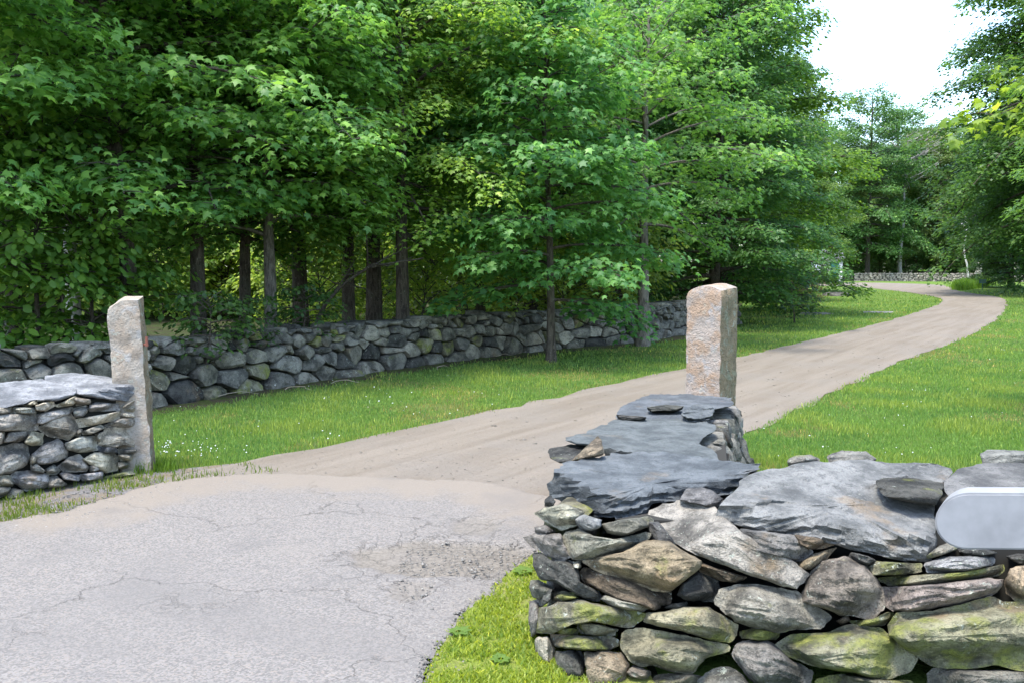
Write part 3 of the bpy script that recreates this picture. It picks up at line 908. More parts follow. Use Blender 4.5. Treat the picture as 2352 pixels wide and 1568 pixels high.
# big tilted capstone
bigcap = fC([(80, 440), (130, 360), (200, 280), (280, 200), (430, 165), (560, 150), (800, 112), (1000, 105), (1130, 115), (1450, 135), (1600, 165), (1625, 190), (1560, 260), (1510, 390), (1495, 470), (1530, 560), (1530, 640), (1440, 760), (1280, 775), (1080, 720), (880, 670), (700, 620), (560, 600), (430, 590), (200, 540), (95, 510)])
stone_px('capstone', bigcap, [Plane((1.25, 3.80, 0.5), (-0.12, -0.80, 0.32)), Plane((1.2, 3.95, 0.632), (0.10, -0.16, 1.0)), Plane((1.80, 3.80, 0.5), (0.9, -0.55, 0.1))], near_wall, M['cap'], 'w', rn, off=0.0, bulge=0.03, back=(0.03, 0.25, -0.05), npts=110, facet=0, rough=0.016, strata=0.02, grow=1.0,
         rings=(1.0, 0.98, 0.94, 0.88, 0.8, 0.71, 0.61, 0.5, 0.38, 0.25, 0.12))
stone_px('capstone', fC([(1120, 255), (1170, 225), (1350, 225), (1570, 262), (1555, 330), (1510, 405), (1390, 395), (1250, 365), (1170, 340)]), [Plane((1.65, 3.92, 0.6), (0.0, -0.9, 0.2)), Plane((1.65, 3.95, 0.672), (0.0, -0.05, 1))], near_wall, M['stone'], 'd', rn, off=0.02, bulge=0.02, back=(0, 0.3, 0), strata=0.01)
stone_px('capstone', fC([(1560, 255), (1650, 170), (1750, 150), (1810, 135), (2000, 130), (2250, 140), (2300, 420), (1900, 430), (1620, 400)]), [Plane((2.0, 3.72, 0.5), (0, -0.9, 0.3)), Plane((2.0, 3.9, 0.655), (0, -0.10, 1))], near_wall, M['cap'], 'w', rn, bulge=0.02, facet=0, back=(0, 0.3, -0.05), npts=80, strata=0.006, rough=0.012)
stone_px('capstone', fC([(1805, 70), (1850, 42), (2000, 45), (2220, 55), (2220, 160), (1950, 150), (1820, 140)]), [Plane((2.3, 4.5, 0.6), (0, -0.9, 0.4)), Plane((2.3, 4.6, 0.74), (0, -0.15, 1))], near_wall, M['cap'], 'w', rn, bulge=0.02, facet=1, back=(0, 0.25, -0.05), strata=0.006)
stone_px('capstone', fC([(545, 110), (600, 80), (700, 75), (760, 105), (740, 150), (550, 150)]), [Plane((1.5, 4.75, 0.66), (0, -0.8, 0.6))], near_wall, M['stone'], 'g', rn, bulge=0.03, back=(0, 0.2, -0.03))
stone_px('capstone', fC([(805, 80), (900, 48), (1060, 55), (1125, 105), (1100, 135), (820, 135)]), [Plane((1.8, 4.8, 0.66), (0, -0.8, 0.6))], near_wall, M['stone'], 'g', rn, bulge=0.03, back=(0, 0.2, -0.03))
# slate slabs over the corner and along the arm that runs to the post
slab1 = fA([(295, 930), (480, 872), (640, 838), (850, 790), (1100, 765), (1400, 760), (1700, 800), (1960, 852), (2150, 875), (2340, 900), (2345, 920), (2210, 985), (2150, 1060), (2000, 1190), (1950, 1200), (1850, 1160), (1700, 1190), (1550, 1250), (1290, 1275), (1235, 1390), (1050, 1410), (850, 1420), (700, 1400), (620, 1340), (360, 1230), (300, 1170), (290, 1050)])
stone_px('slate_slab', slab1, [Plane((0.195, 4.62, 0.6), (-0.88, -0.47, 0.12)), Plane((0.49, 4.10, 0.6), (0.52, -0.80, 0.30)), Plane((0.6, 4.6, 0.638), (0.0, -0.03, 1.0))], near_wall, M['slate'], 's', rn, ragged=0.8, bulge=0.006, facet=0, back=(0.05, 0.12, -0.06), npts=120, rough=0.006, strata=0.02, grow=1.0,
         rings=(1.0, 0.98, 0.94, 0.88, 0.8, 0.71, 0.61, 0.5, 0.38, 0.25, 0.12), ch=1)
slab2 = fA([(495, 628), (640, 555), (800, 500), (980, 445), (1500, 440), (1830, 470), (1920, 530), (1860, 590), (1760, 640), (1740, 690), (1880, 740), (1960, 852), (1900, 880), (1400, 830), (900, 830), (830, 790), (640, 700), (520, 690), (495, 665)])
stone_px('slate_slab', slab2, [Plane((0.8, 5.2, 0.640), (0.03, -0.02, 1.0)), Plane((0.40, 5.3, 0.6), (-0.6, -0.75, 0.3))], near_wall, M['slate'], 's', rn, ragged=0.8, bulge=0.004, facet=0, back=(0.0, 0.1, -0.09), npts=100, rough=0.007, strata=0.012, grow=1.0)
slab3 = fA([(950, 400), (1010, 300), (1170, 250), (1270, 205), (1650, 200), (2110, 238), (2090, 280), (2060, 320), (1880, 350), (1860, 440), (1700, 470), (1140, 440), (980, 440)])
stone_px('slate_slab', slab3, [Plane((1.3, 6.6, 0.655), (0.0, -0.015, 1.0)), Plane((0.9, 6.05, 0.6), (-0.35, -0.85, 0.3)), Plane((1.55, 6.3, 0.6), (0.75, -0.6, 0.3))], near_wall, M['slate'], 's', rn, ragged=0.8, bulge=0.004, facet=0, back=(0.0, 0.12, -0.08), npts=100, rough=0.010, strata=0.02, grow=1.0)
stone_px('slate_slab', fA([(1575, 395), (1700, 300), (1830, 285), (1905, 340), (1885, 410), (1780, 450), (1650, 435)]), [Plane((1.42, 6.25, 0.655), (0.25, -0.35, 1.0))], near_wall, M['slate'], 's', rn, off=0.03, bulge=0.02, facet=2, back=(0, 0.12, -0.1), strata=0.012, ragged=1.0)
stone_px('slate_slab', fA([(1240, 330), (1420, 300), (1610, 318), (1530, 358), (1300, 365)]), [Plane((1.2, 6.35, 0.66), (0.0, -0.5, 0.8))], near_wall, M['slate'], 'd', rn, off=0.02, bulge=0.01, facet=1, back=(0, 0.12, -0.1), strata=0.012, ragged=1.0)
stone_px('slate_slab', fA([(950, 402), (1140, 410), (1240, 425), (1180, 455), (990, 448)]), [Plane((0.95, 6.0, 0.63), (-0.3, -0.8, 0.5))], near_wall, M['slate'], 'd', rn, off=0.02, bulge=0.01, facet=1, back=(0, 0.12, -0.1), strata=0.012, ragged=1.0)
stone_px('stone', fA([(265, 770), (300, 730), (520, 690), (660, 700), (600, 810), (480, 865), (390, 880), (300, 820)]), [Plane((0.33, 4.95, 0.6), (-0.3, -0.9, 0.4)), Plane((0.4, 5.05, 0.61), (0, 0, 1))], near_wall, M['stone'], 'd', rn, bulge=0.02, back=(0.1, 0.25, -0.02), strata=0.01)
stone_px('stone', fA([(495, 862), (640, 720), (760, 610), (795, 640), (832, 785), (720, 810), (630, 825)]), [Plane((0.5, 4.85, 0.66), (-0.4, -0.7, 0.55))], near_wall, M['stone'], 'o', rn, off=0.03, bulge=0.02, back=(0.15, 0.2, -0.06))
stone_px('stone', fA([(1560, 1240), (1640, 1130), (1780, 1112), (1900, 1150), (1995, 1230), (1950, 1290), (1900, 1320), (1700, 1270)]), [face, Plane((0.9, 4.05, 0.60), (-0.1, -0.3, 1))], near_wall, M['stone'], 'w', rn, off=0.03, bulge=0.025, back=(0, 0.25, 0))
# lawn side, road side and the run beyond the frame
face_stones(near_wall, [(1.05, 4.7), (1.5, 5.9), (1.98, 7.45)], 0.60, 0.0, M['stone'], rn, 0.17, 0.12, 'gggdhw', batter=0.16, depth=0.16, relief=0.045, top_var=0.03)
face_stones(near_wall, [(0.16, 4.15), (0.55, 5.3), (1.25, 7.4)], 0.58, 0.0, M['stone'], rn, 0.3, 0.15, 'gghpm', batter=0.02, depth=0.16, flip=-1, relief=0.04, top_var=0.03)
face_stones(near_wall, [(2.24, 3.40), (4.6, 3.18)], 0.62, 0.0, M['stone'], rn, 0.36, 0.13, 'gmhmop', batter=0.28, depth=0.25, relief=0.05, top_var=0.05, big_low=False, grow=0.95)
for k in range(5):
    boulder('capstone', (2.75 + k * 0.42, 3.95 - k * 0.04, 0.60), (0.27, 0.42, 0.12), M['cap'], near_wall, 'w', rn, rn.uniform(-0.3, 0.3), 3)
face_stones(near_wall, [(4.6, 4.75), (1.25, 4.85)], 0.62, 0.0, M['stone'], rn, 0.34, 0.17, 'gghg', batter=0.1, depth=0.2, relief=0.05, top_var=0.05)
prism('core', [(0.42, 4.04), (2.6, 3.80), (4.6, 3.56), (4.6, 4.55), (1.5, 4.7)], 0.0, 0.545, M['core'], near_wall, 0.02)
prism('core', [(0.45, 4.2), (1.1, 4.5), (1.72, 7.35), (1.28, 7.3)], 0.0, 0.55, M['core'], near_wall, 0.05)

# ---------------- entrance wall on the left: traced face
ent_wall = empty('stone_wall', (-3.6, 6.9, 0), 'low entrance wall of pale grey rubble ending at the leaning post', 'stone wall')
a0, a1 = np.array(gpt(0, 1150)), np.array(gpt(335, 1086))
tdir = (a1 - a0) / np.hypot(*(a1 - a0))
nrm = np.array([tdir[1], -tdir[0]])
eface = Plane((a0[0], a0[1], 0), (nrm[0], nrm[1], 0.10))
left = [
 ([(150, 800), (240, 760), (245, 790), (200, 805)], 'p'), ([(235, 800), (340, 765), (360, 800), (300, 835), (240, 830)], 'p'),
 ([(360, 800), (490, 740), (515, 760), (470, 800), (380, 810)], 'p'), ([(480, 745), (590, 760), (590, 790), (500, 800)], 'h'),
 ([(-20, 810), (90, 815), (85, 850), (-20, 852)], 'h'), ([(90, 812), (230, 808), (235, 850), (100, 855)], 'w'),
 ([(-40, 860), (235, 855), (240, 960), (-40, 965)], 'w'), ([(240, 860), (470, 810), (460, 850), (280, 920), (245, 915)], 'w'),
 ([(475, 820), (560, 800), (580, 830), (540, 870), (490, 875)], 'w'), ([(585, 800), (640, 780), (770, 790), (775, 832), (590, 838)], 'w'),
 ([(500, 890), (780, 840), (770, 890), (600, 930), (510, 945)], 'p'), ([(245, 950), (330, 900), (460, 850), (510, 930), (500, 980), (440, 1020), (330, 1000)], 'p'),
 ([(680, 930), (770, 890), (880, 880), (905, 900), (890, 938), (720, 948)], 'w'), ([(790, 800), (900, 745), (905, 780), (800, 815)], 'p'),
 ([(790, 830), (915, 795), (900, 832), (850, 842)], 'p'), ([(780, 850), (920, 840), (905, 880), (800, 875)], 'p'),
 ([(540, 970), (650, 925), (690, 945), (600, 985), (545, 990)], 'g'), ([(650, 1060), (690, 950), (900, 945), (905, 1078), (800, 1055), (760, 1075)], 'p'),
 ([(25, 1040), (60, 975), (215, 965), (180, 1010), (120, 1035)], 'g'), ([(160, 1040), (210, 970), (280, 985), (275, 1055), (200, 1060)], 'p'),
 ([(430, 1045), (530, 1005), (620, 1000), (635, 1090), (520, 1105), (440, 1085)], 'w'), ([(640, 1065), (760, 1078), (765, 1110), (700, 1118), (645, 1095)], 's'),
 ([(770, 1085), (890, 1082), (880, 1112), (780, 1112)], 'w'), ([(-20, 1080), (100, 1050), (170, 1060), (190, 1130), (180, 1180), (80, 1230), (-20, 1255)], 'w'),
 ([(215, 1120), (300, 1050), (380, 1020), (440, 1100), (430, 1140), (330, 1175), (240, 1180)], 'w'), ([(188, 1130), (240, 1120), (242, 1172), (200, 1185)], 'p'),
 ([(375, 1200), (450, 1140), (520, 1120), (580, 1200), (560, 1228), (430, 1232)], 'w'), ([(550, 1150), (620, 1110), (740, 1110), (770, 1140), (760, 1220), (690, 1235), (600, 1190)], 'p'),
 ([(770, 1120), (880, 1118), (860, 1155), (790, 1162)], 'p'), ([(768, 1170), (860, 1165), (845, 1205), (780, 1212)], 'h'),
 ([(200, 1190), (240, 1180), (295, 1225), (280, 1238), (205, 1228)], 'w'), ([(300, 1215), (350, 1185), (395, 1220), (370, 1248), (310, 1252)], 'w'),
 ([(60, 1270), (100, 1235), (190, 1225), (310, 1250), (310, 1330), (170, 1355), (90, 1300)], 'w'), ([(-20, 1260), (60, 1255), (90, 1300), (80, 1325), (-20, 1322)], 'h'),
 ([(390, 1245), (420, 1232), (530, 1260), (510, 1292), (420, 1282)], 'w'), ([(580, 1195), (640, 1190), (650, 1222), (590, 1230)], 'w'),
 ([(315, 1270), (370, 1260), (435, 1310), (400, 1335), (320, 1335)], 'g'), ([(525, 1250), (670, 1230), (665, 1280), (540, 1292)], 'w'),
 ([(690, 1262), (890, 1212), (950, 1230), (900, 1245), (720, 1275)], 'm'), ([(-20, 1330), (70, 1335), (45, 1382), (-20, 1405)], 'g'),
 ([(45, 1385), (80, 1340), (155, 1355), (152, 1402), (60, 1418)], 'g'), ([(0, 975), (30, 975), (30, 1035), (-20, 1060), (-30, 1000)], 'p'),
 ([(500, 950), (540, 955), (525, 1000), (490, 995)], 'g'), ([(620, 985), (680, 970), (650, 1040), (630, 1030)], 'g'),
]
rl = random.Random(9)
for poly, tint in left:
    ob = stone_px('stone', fD(poly), [eface], ent_wall, M['stone'], tint, rl, off=rl.uniform(-0.015, 0.02), bulge=0.045, back=(-0.2 * nrm[0], -0.2 * nrm[1], 0), npts=44, rough=0.008, strata=0.007, grow=1.09, rings=(1.0, 0.96, 0.88, 0.76, 0.6, 0.42, 0.2))
    ob.color = (ob.color[0] * 1.62, ob.color[1] * 1.56, ob.color[2] * 1.46) + (ob.color[3],)
lcap1 = fD([(280, 640), (300, 608), (450, 585), (560, 595), (740, 620), (870, 650), (905, 665), (900, 710), (870, 745), (830, 772), (700, 760), (560, 740), (490, 718), (400, 690)])
lcap2 = fD([(-60, 655), (130, 640), (260, 628), (330, 645), (500, 690), (480, 730), (370, 772), (230, 762), (160, 790), (60, 812), (-60, 808)])
for cp, zz in ((lcap1, 0.72), (lcap2, 0.735)):
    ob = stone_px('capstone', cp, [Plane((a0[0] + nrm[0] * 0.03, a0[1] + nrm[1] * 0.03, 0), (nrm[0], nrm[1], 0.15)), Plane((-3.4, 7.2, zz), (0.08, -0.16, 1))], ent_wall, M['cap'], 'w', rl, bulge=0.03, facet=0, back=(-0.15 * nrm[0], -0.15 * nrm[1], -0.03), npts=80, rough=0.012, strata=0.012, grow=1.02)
    ob.color = (0.19, 0.195, 0.205, 0.05)
ext = a0 - tdir * 2.6
face_stones(ent_wall, [tuple(ext), tuple(a0 - tdir * 0.05)], 0.64, 0.0, M['stone'], rl, 0.24, 0.12, 'wpgw', batter=0.06, depth=0.2, relief=0.05, big_low=False, grow=0.95)
for k in range(5):
    q_ = a0 - tdir * (0.35 + 0.5 * k) - nrm * 0.22
    boulder('capstone', (q_[0], q_[1], 0.68), (0.3, 0.27, 0.1), M['cap'], ent_wall, 'w', rl, math.atan2(tdir[1], tdir[0]), 3)
bk0, bk1 = a1 - nrm * 0.5, ext - nrm * 0.5
face_stones(ent_wall, [tuple(bk0), tuple(bk1)], 0.68, 0.0, M['stone'], rl, 0.26, 0.15, 'ggpg', batter=0.06, depth=0.16, relief=0.05)
prism('core', [tuple(a1 - nrm * 0.14 - tdir * 0.1), tuple(ext - nrm * 0.16), tuple(ext - nrm * 0.4), tuple(a1 - nrm * 0.4 - tdir * 0.1)], 0.0, 0.64, M['core'], ent_wall, 0.03)

# ---------------- granite gate posts
def granite_post(name, label, x, y, w, d, h, yaw, lean, topf, mats, seed, rough=0.012, back_from=None):
    root = empty(name, (x, y, 0), label, 'gate post')
    nx, ny, nz = 12, 12, 44
    V, F, idx = [], [], {}
    def vert(i, j, k):
        if (i, j, k) in idx:
            return idx[(i, j, k)]
        u, v, s = i / nx - 0.5, j / ny - 0.5, k / nz
        hz = h + topf(u, v)
        px_, py_ = u * w, v * d
        z = -0.15 + s * (hz + 0.15)
        e = Vector((px_, py_, z))
        # worn arrises
        ex = 1 - 0.035 * (abs(u) * 2) ** 6 * (abs(v) * 2) ** 6 - 0.05 * max(0, (s - 0.965) / 0.035) ** 2
        q = Vector((px_ * ex, py_ * ex, z))
        rough_ = rough
        nn = Vector((fbm(e * 6 + Vector((seed, 0, 0)), 4), fbm(e * 6 + Vector((0, seed, 9)), 4), 0.5 * fbm(e * 8 + Vector((3, 5, seed)), 3)))
        q += nn * rough + Vector((0.7 * rough * fbm(e * 26, 3), 0.7 * rough * fbm(e * 26 + Vector((4, 4, 4)), 3), 0))
        q += Vector((lean[0] * (1 - s), lean[1] * (1 - s), 0))
        c_, s_ = math.cos(yaw), math.sin(yaw)
        idx[(i, j, k)] = len(V)
        V.append(Vector((q.x * c_ - q.y * s_, q.x * s_ + q.y * c_, q.z)))
        return idx[(i, j, k)]
    slot = []
    def quad(a, b, c, dd, m):
        F.append((a, b, c, dd))
        slot.append(m)
    for k in range(nz):
        for i in range(nx):
            quad(vert(i, 0, k), vert(i + 1, 0, k), vert(i + 1, 0, k + 1), vert(i, 0, k + 1), 0)
            quad(vert(i + 1, ny, k), vert(i, ny, k), vert(i, ny, k + 1), vert(i + 1, ny, k + 1), 0)
        for j in range(ny):
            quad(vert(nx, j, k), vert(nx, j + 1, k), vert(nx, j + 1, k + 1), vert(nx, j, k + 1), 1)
            quad(vert(0, j + 1, k), vert(0, j, k), vert(0, j, k + 1), vert(0, j + 1, k + 1), 0)
    for i in range(nx):
        for j in range(ny):
            quad(vert(i, j, nz), vert(i + 1, j, nz), vert(i + 1, j + 1, nz), vert(i, j + 1, nz), 0)
    me = mesh_from('shaft', V, F)
    smooth(me, 50)
    for m in mats:
        me.materials.append(m)
    me.polygons.foreach_set('material_index', slot)
    add('shaft', me, None, root)
    return root

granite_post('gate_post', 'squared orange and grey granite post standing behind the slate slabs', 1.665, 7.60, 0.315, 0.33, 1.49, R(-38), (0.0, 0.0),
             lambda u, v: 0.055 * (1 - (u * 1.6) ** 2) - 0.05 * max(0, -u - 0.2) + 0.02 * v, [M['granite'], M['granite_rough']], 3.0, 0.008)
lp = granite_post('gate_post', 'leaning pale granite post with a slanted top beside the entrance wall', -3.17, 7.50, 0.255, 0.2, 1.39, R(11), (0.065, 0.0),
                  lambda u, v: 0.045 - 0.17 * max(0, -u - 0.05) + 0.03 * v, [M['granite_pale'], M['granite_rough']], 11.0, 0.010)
bm = bmesh.new()
bmesh.ops.create_cone(bm, segments=8, radius1=0.011, radius2=0.011, depth=0.09, cap_ends=True, matrix=Matrix.Translation((0.15, -0.05, 1.06)) @ Matrix.Rotation(R(90), 4, 'Y'))
bmesh.ops.create_cone(bm, segments=8, radius1=0.013, radius2=0.011, depth=0.08, cap_ends=True, matrix=Matrix.Translation((0.185, -0.05, 1.085)))
me = bpy.data.meshes.new('hinge_pin')
bm.to_mesh(me)
bm.free()
add('hinge_pin', me, M['iron'], lp)

# ---------------- long lawn wall
rw = random.Random(21)
long_wall = empty('stone_wall', (0.5, 18.0, 0), 'long mossy fieldstone wall in shade along the edge of the wood', 'stone wall')
face_stones(long_wall, WALLX[:-1], 0.83, 0.0, M['fieldstone'], rw, 0.30, 0.155, 'gdhghpm', batter=0.16, depth=0.2, relief=0.09, limit=290, grow=0.92, res=14, top_var=0.07, wvar=0.85)
back = [(x - 0.55, y + 0.45) for x, y in WALLX[:-1]]
wl = np.array(WALLX[:-1])
ix = [(x - 0.15, y + 0.13) for x, y in WALLX[:-1]]
core_in = [(x - 0.16, y + 0.14) for x, y in WALLX[:-1]]
core_out = [(x - 0.5, y + 0.42) for x, y in WALLX[:-1]][::-1]
prism('core', core_in + core_out, -0.05, 0.72, M['core'], long_wall)
# loose top stones
loc = long_wall.matrix_basis.translation
cs = np.concatenate([[0], np.cumsum(np.hypot(*(wl[1:] - wl[:-1]).T))])
u = 0.2
while u < cs[-1]:
    x, y = np.interp(u, cs, wl[:, 0]), np.interp(u, cs, wl[:, 1])
    w = rw.uniform(0.16, 0.34)
    boulder('capstone', (x - 0.26 + rw.uniform(-0.05, 0.05), y + 0.22, tz(y) + 0.77 + rw.uniform(-0.03, 0.05)), (w, rw.uniform(0.2, 0.3), rw.uniform(0.07, 0.12)), M['fieldstone'], long_wall, rw.choice('ggdgh'), rw, math.atan2(3, 2.4) + rw.uniform(-0.3, 0.3))
    u += w * 1.7

# ------------------------------------------------------------------ trees
def tube_np(paths):
    """tapered tubes: list of (points, radii, sides) -> V, T"""
    Vs, Ts, b = [], [], 0
    for pts, rad, ns in paths:
        pts, rad = np.asarray(pts, float), np.asarray(rad, float)
        n = len(pts)
        tan = np.gradient(pts, axis=0)
        tan /= np.linalg.norm(tan, axis=1)[:, None] + 1e-9
        ref = np.where(np.abs(tan[:, 2:3]) < 0.9, np.array([[0, 0, 1.0]]), np.array([[1.0, 0, 0]]))
        if abs(tan[0, 2]) > 0.6:
            ref = np.tile(np.array([[1.0, 0, 0]]), (n, 1))
        else:
            ref = np.tile(np.array([[0, 0, 1.0]]), (n, 1))
        a = np.cross(tan, ref)
        a /= np.linalg.norm(a, axis=1)[:, None] + 1e-9
        c = np.cross(tan, a)
        th = np.linspace(0, 2 * np.pi, ns, endpoint=False)
        ring = a[:, None, :] * np.cos(th)[None, :, None] + c[:, None, :] * np.sin(th)[None, :, None]
        v = pts[:, None, :] + ring * rad[:, None, None]
        I = b + np.arange(n * ns).reshape(n, ns)
        J = np.roll(I, -1, 1)
        t1 = np.stack([I[:-1], J[:-1], J[1:]], -1).reshape(-1, 3)
        t2 = np.stack([I[:-1], J[1:], I[1:]], -1).reshape(-1, 3)
        Vs.append(v.reshape(-1, 3))
        Ts += [t1, t2]
        b += n * ns
    return np.concatenate(Vs), np.concatenate(Ts)

def mirror(half):
    return half + [(-x, y) for x, y in half[::-1] if x > 1e-6]
LEAF = {
    'maple': mirror([(0.0, 0.0), (0.16, 0.0), (0.5, 0.08), (0.34, 0.27), (0.68, 0.6), (0.29, 0.56), (0.15, 0.74), (0.0, 1.05)]),
    'trilobe': mirror([(0.0, 0.0), (0.42, 0.12), (0.62, 0.58), (0.24, 0.55), (0.0, 1.0)]),
    'oval': mirror([(0.0, 0.0), (0.33, 0.3), (0.3, 0.68), (0.0, 1.0)]),
    'kite': mirror([(0.0, 0.0), (0.34, 0.48), (0.0, 1.0)]),
}
def leaf_mesh(name, kind, P, head, nor, size):
    """one face fan for every leaf, folded a little along the midrib"""
    out = np.array(LEAF[kind])
    n = len(out)
    if kind == 'kite':
        loc = np.concatenate([out, -0.22 * np.abs(out[:, :1])], 1)
        tri = np.array([[0, 1, 2], [0, 2, 3]])
    else:
        out = np.vstack([out, [[0.0, 0.4]]])
        z = -0.20 * np.abs(out[:, 0]) - 0.14 * np.clip(out[:, 1] - 0.5, 0, 1) ** 2 * 4
        z[-1] += 0.03
        loc = np.concatenate([out, z[:, None]], 1)
        tri = np.array([[n, i, (i + 1) % n] for i in range(n)])
    nor = nor / (np.linalg.norm(nor, axis=1)[:, None] + 1e-9)
    head = head - nor * np.sum(head * nor, 1)[:, None]
    head /= np.linalg.norm(head, axis=1)[:, None] + 1e-9
    side = np.cross(head, nor)
    V = P[:, None, :] + size[:, None, None] * (side[:, None, :] * loc[None, :, 0:1] + head[:, None, :] * loc[None, :, 1:2] + nor[:, None, :] * loc[None, :, 2:3] * np.random.default_rng(len(P)).uniform(0.2, 2.6, (len(P), 1, 1)))
    k = len(loc)
    T = (tri[None] + (np.arange(len(P)) * k)[:, None, None]).reshape(-1, 3)
    return mesh_np(name, V.reshape(-1, 3), T)

def grow_tree(seed, H, r0, cb, Rm, prof, n_limb, kind, lsize, per_spray, spray_r, sub_gap=0.55, droop=0.22, elev=(0.12, 0.75), lean=(0, 0), step=0.38, top=0.96, wob=0.12, thick=1.0, flat=1.0, bare=0.0, t0=0.25):
    """trunk + limbs mesh and crown mesh of one tree standing at the origin"""
    g = np.random.default_rng(seed)
    zz = np.linspace(-0.15, H * top, 14)
    s = np.clip(zz / H, 0, 1)
    wx, wy = g.normal(0, wob, 14).cumsum() * 0.35, g.normal(0, wob, 14).cumsum() * 0.35
    wx -= wx[0]
    wy -= wy[0]
    tp = np.stack([wx * s + lean[0] * s ** 1.3 * H, wy * s + lean[1] * s ** 1.3 * H, zz], 1)
    tr = r0 * (1 - 0.86 * s ** 0.85) * (1 + 0.45 * np.exp(-zz.clip(0) / 0.22))
    paths = [(tp, tr, 10)]
    C, D, = [], []
    for i in range(n_limb):
        f = ((i + g.uniform(0.1, 0.9)) / n_limb) ** 0.85
        h = cb + (H * top - cb) * f
        st = np.array([np.interp(h, zz, tp[:, k]) for k in range(3)])
        L = Rm * prof(f) * g.uniform(0.72, 1.12)
        az = i * 2.399 + g.uniform(-0.45, 0.45)
        el = elev[0] + (elev[1] - elev[0]) * f + g.normal(0, 0.12)
        hd = np.array([math.cos(az), math.sin(az), 0.0])
        sd = np.array([-hd[1], hd[0], 0.0])
        u = np.linspace(0, 1, 7)
        bend = g.normal(0, 0.16)
        pts = st + hd * (L * u)[:, None] + sd * (L * bend * u ** 2)[:, None] + np.array([0, 0, 1.0]) * (L * (math.tan(el) * u - droop * (1 + (1 - f)) * u ** 2))[:, None]
        rl_ = max(0.012, np.interp(h, zz, tr) * 0.42 * thick)
        paths.append((pts, rl_ * (1 - 0.85 * u) + 0.004, 5))
        if g.random() < bare:
            continue
        def along(t):
            return np.array([np.interp(t, u, pts[:, k]) for k in range(3)])
        ns = max(2, int(L / sub_gap))
        for j in range(ns):
            t = t0 + (1 - t0) * (j + g.uniform(0.2, 0.9)) / ns
            p0 = along(min(t, 1.0))
            sl_ = (0.25 + 0.42 * L * (1.08 - t)) * g.uniform(0.7, 1.2)
            sg = 1 if j % 2 else -1
            d = hd * g.uniform(0.5, 0.9) + sd * sg * g.uniform(0.45, 0.95) + np.array([0, 0, g.uniform(-0.1, 0.18)])
            d /= np.linalg.norm(d)
            k = max(2, int(sl_ / step) + 1)
            tt = np.linspace(0, 1, k + 1)
            sp = p0 + d * (sl_ * tt)[:, None] - np.array([0, 0, 1.0]) * (droop * 0.7 * sl_ * tt ** 2)[:, None]
            if lsize > 0.07:
                paths.append((sp, 0.009 * (1 - 0.8 * tt) + 0.002, 3))
            for q in range(1, k + 1):
                C.append(sp[q] + g.normal(0, 0.05, 3))
                D.append(d)
        C.append(pts[-1])
        D.append(hd)
    C, D = np.array(C), np.array(D)
    nS = len(C)
    n = per_spray
    th = g.uniform(0, 2 * np.pi, (nS, n))
    rr = np.sqrt(g.uniform(0.02, 1, (nS, n))) * spray_r * g.uniform(0.7, 1.25, (nS, 1))
    out = np.stack([np.cos(th), np.sin(th), np.zeros_like(th)], -1)
    tiltd = g.normal(0, 0.16, (nS, 1, 2))
    P = C[:, None, :] + out * rr[..., None] + D[:, None, :] * (0.2 * spray_r)
    P[..., 2] += (P[..., 0] - C[:, None, 0]) * tiltd[..., 0] + (P[..., 1] - C[:, None, 1]) * tiltd[..., 1]
    P[..., 2] += -0.4 * rr ** 2 / spray_r + g.normal(0, 0.22 * spray_r / flat, (nS, n))
    nor = np.array([0, 0, 1.0]) + 0.55 * out * (rr / spray_r)[..., None] + 0.5 * D[:, None, :] * 0.6 + g.normal(0, 0.33, (nS, n, 3))
    head = out + 0.8 * D[:, None, :] + g.normal(0, 0.35, (nS, n, 3)) + np.array([0, 0, -0.35])
    size = lsize * g.uniform(0.6, 1.2, (nS, n))
    V, T = tube_np(paths)
    tm = mesh_np('trunk', V, T, True)
    cm = leaf_mesh('crown', kind, P.reshape(-1, 3), head.reshape(-1, 3), nor.reshape(-1, 3), size.ravel())
    return tm, cm, nS * n

round_p = lambda f: max(0.16, math.sin(math.pi * min(1, 0.14 + 0.8 * f)) ** 0.7)
cone_p = lambda f: max(0.1, (1.0 - f) ** 0.72 * (0.72 + 0.28 * min(1, f * 5)))
high_p = lambda f: max(0.2, math.sin(math.pi * min(1, 0.25 + 0.7 * f)))

PROTO = {}
def proto(key, *a, **k):
    PROTO[key] = grow_tree(*a, **k)
MAPLE = (0.074, 0.162, 0.042)
#            seed  H    r0   cb   R    prof    limbs kind  leaf per radius
proto('edge_a', 1, 8.2, 0.15, 2.6, 3.5, round_p, 40, 'maple', 0.13, 18, 0.40, sub_gap=0.36)
proto('edge_b', 2, 8.6, 0.16, 2.7, 3.4, round_p, 40, 'maple', 0.125, 18, 0.40, sub_gap=0.36)
proto('lawn_maple', 3, 7.6, 0.085, 1.1, 2.6, cone_p, 50, 'maple', 0.125, 20, 0.34, droop=0.15, sub_gap=0.26, t0=0.04)
proto('fine', 4, 8.6, 0.15, 2.2, 3.0, round_p, 42, 'trilobe', 0.085, 40, 0.40, droop=0.3, sub_gap=0.38)
proto('mid_a', 5, 10.0, 0.17, 2.7, 3.5, round_p, 42, 'trilobe', 0.135, 20, 0.5, sub_gap=0.42)
proto('mid_b', 6, 11.0, 0.19, 3.2, 3.8, high_p, 42, 'trilobe', 0.135, 20, 0.5, sub_gap=0.42)
proto('beech', 7, 17.0, 0.26, 0.7, 5.4, cone_p, 120, 'kite', 0.165, 30, 0.50, droop=0.16, sub_gap=0.36, flat=1.3)
proto('tall', 8, 21.0, 0.3, 2.4, 6.2, high_p, 76, 'kite', 0.27, 26, 0.75, sub_gap=0.5, step=0.6)
proto('hang', 9, 20.0, 0.32, 3.4, 6.5, high_p, 66, 'kite', 0.22, 28, 0.62, droop=0.38, sub_gap=0.5, flat=0.6)
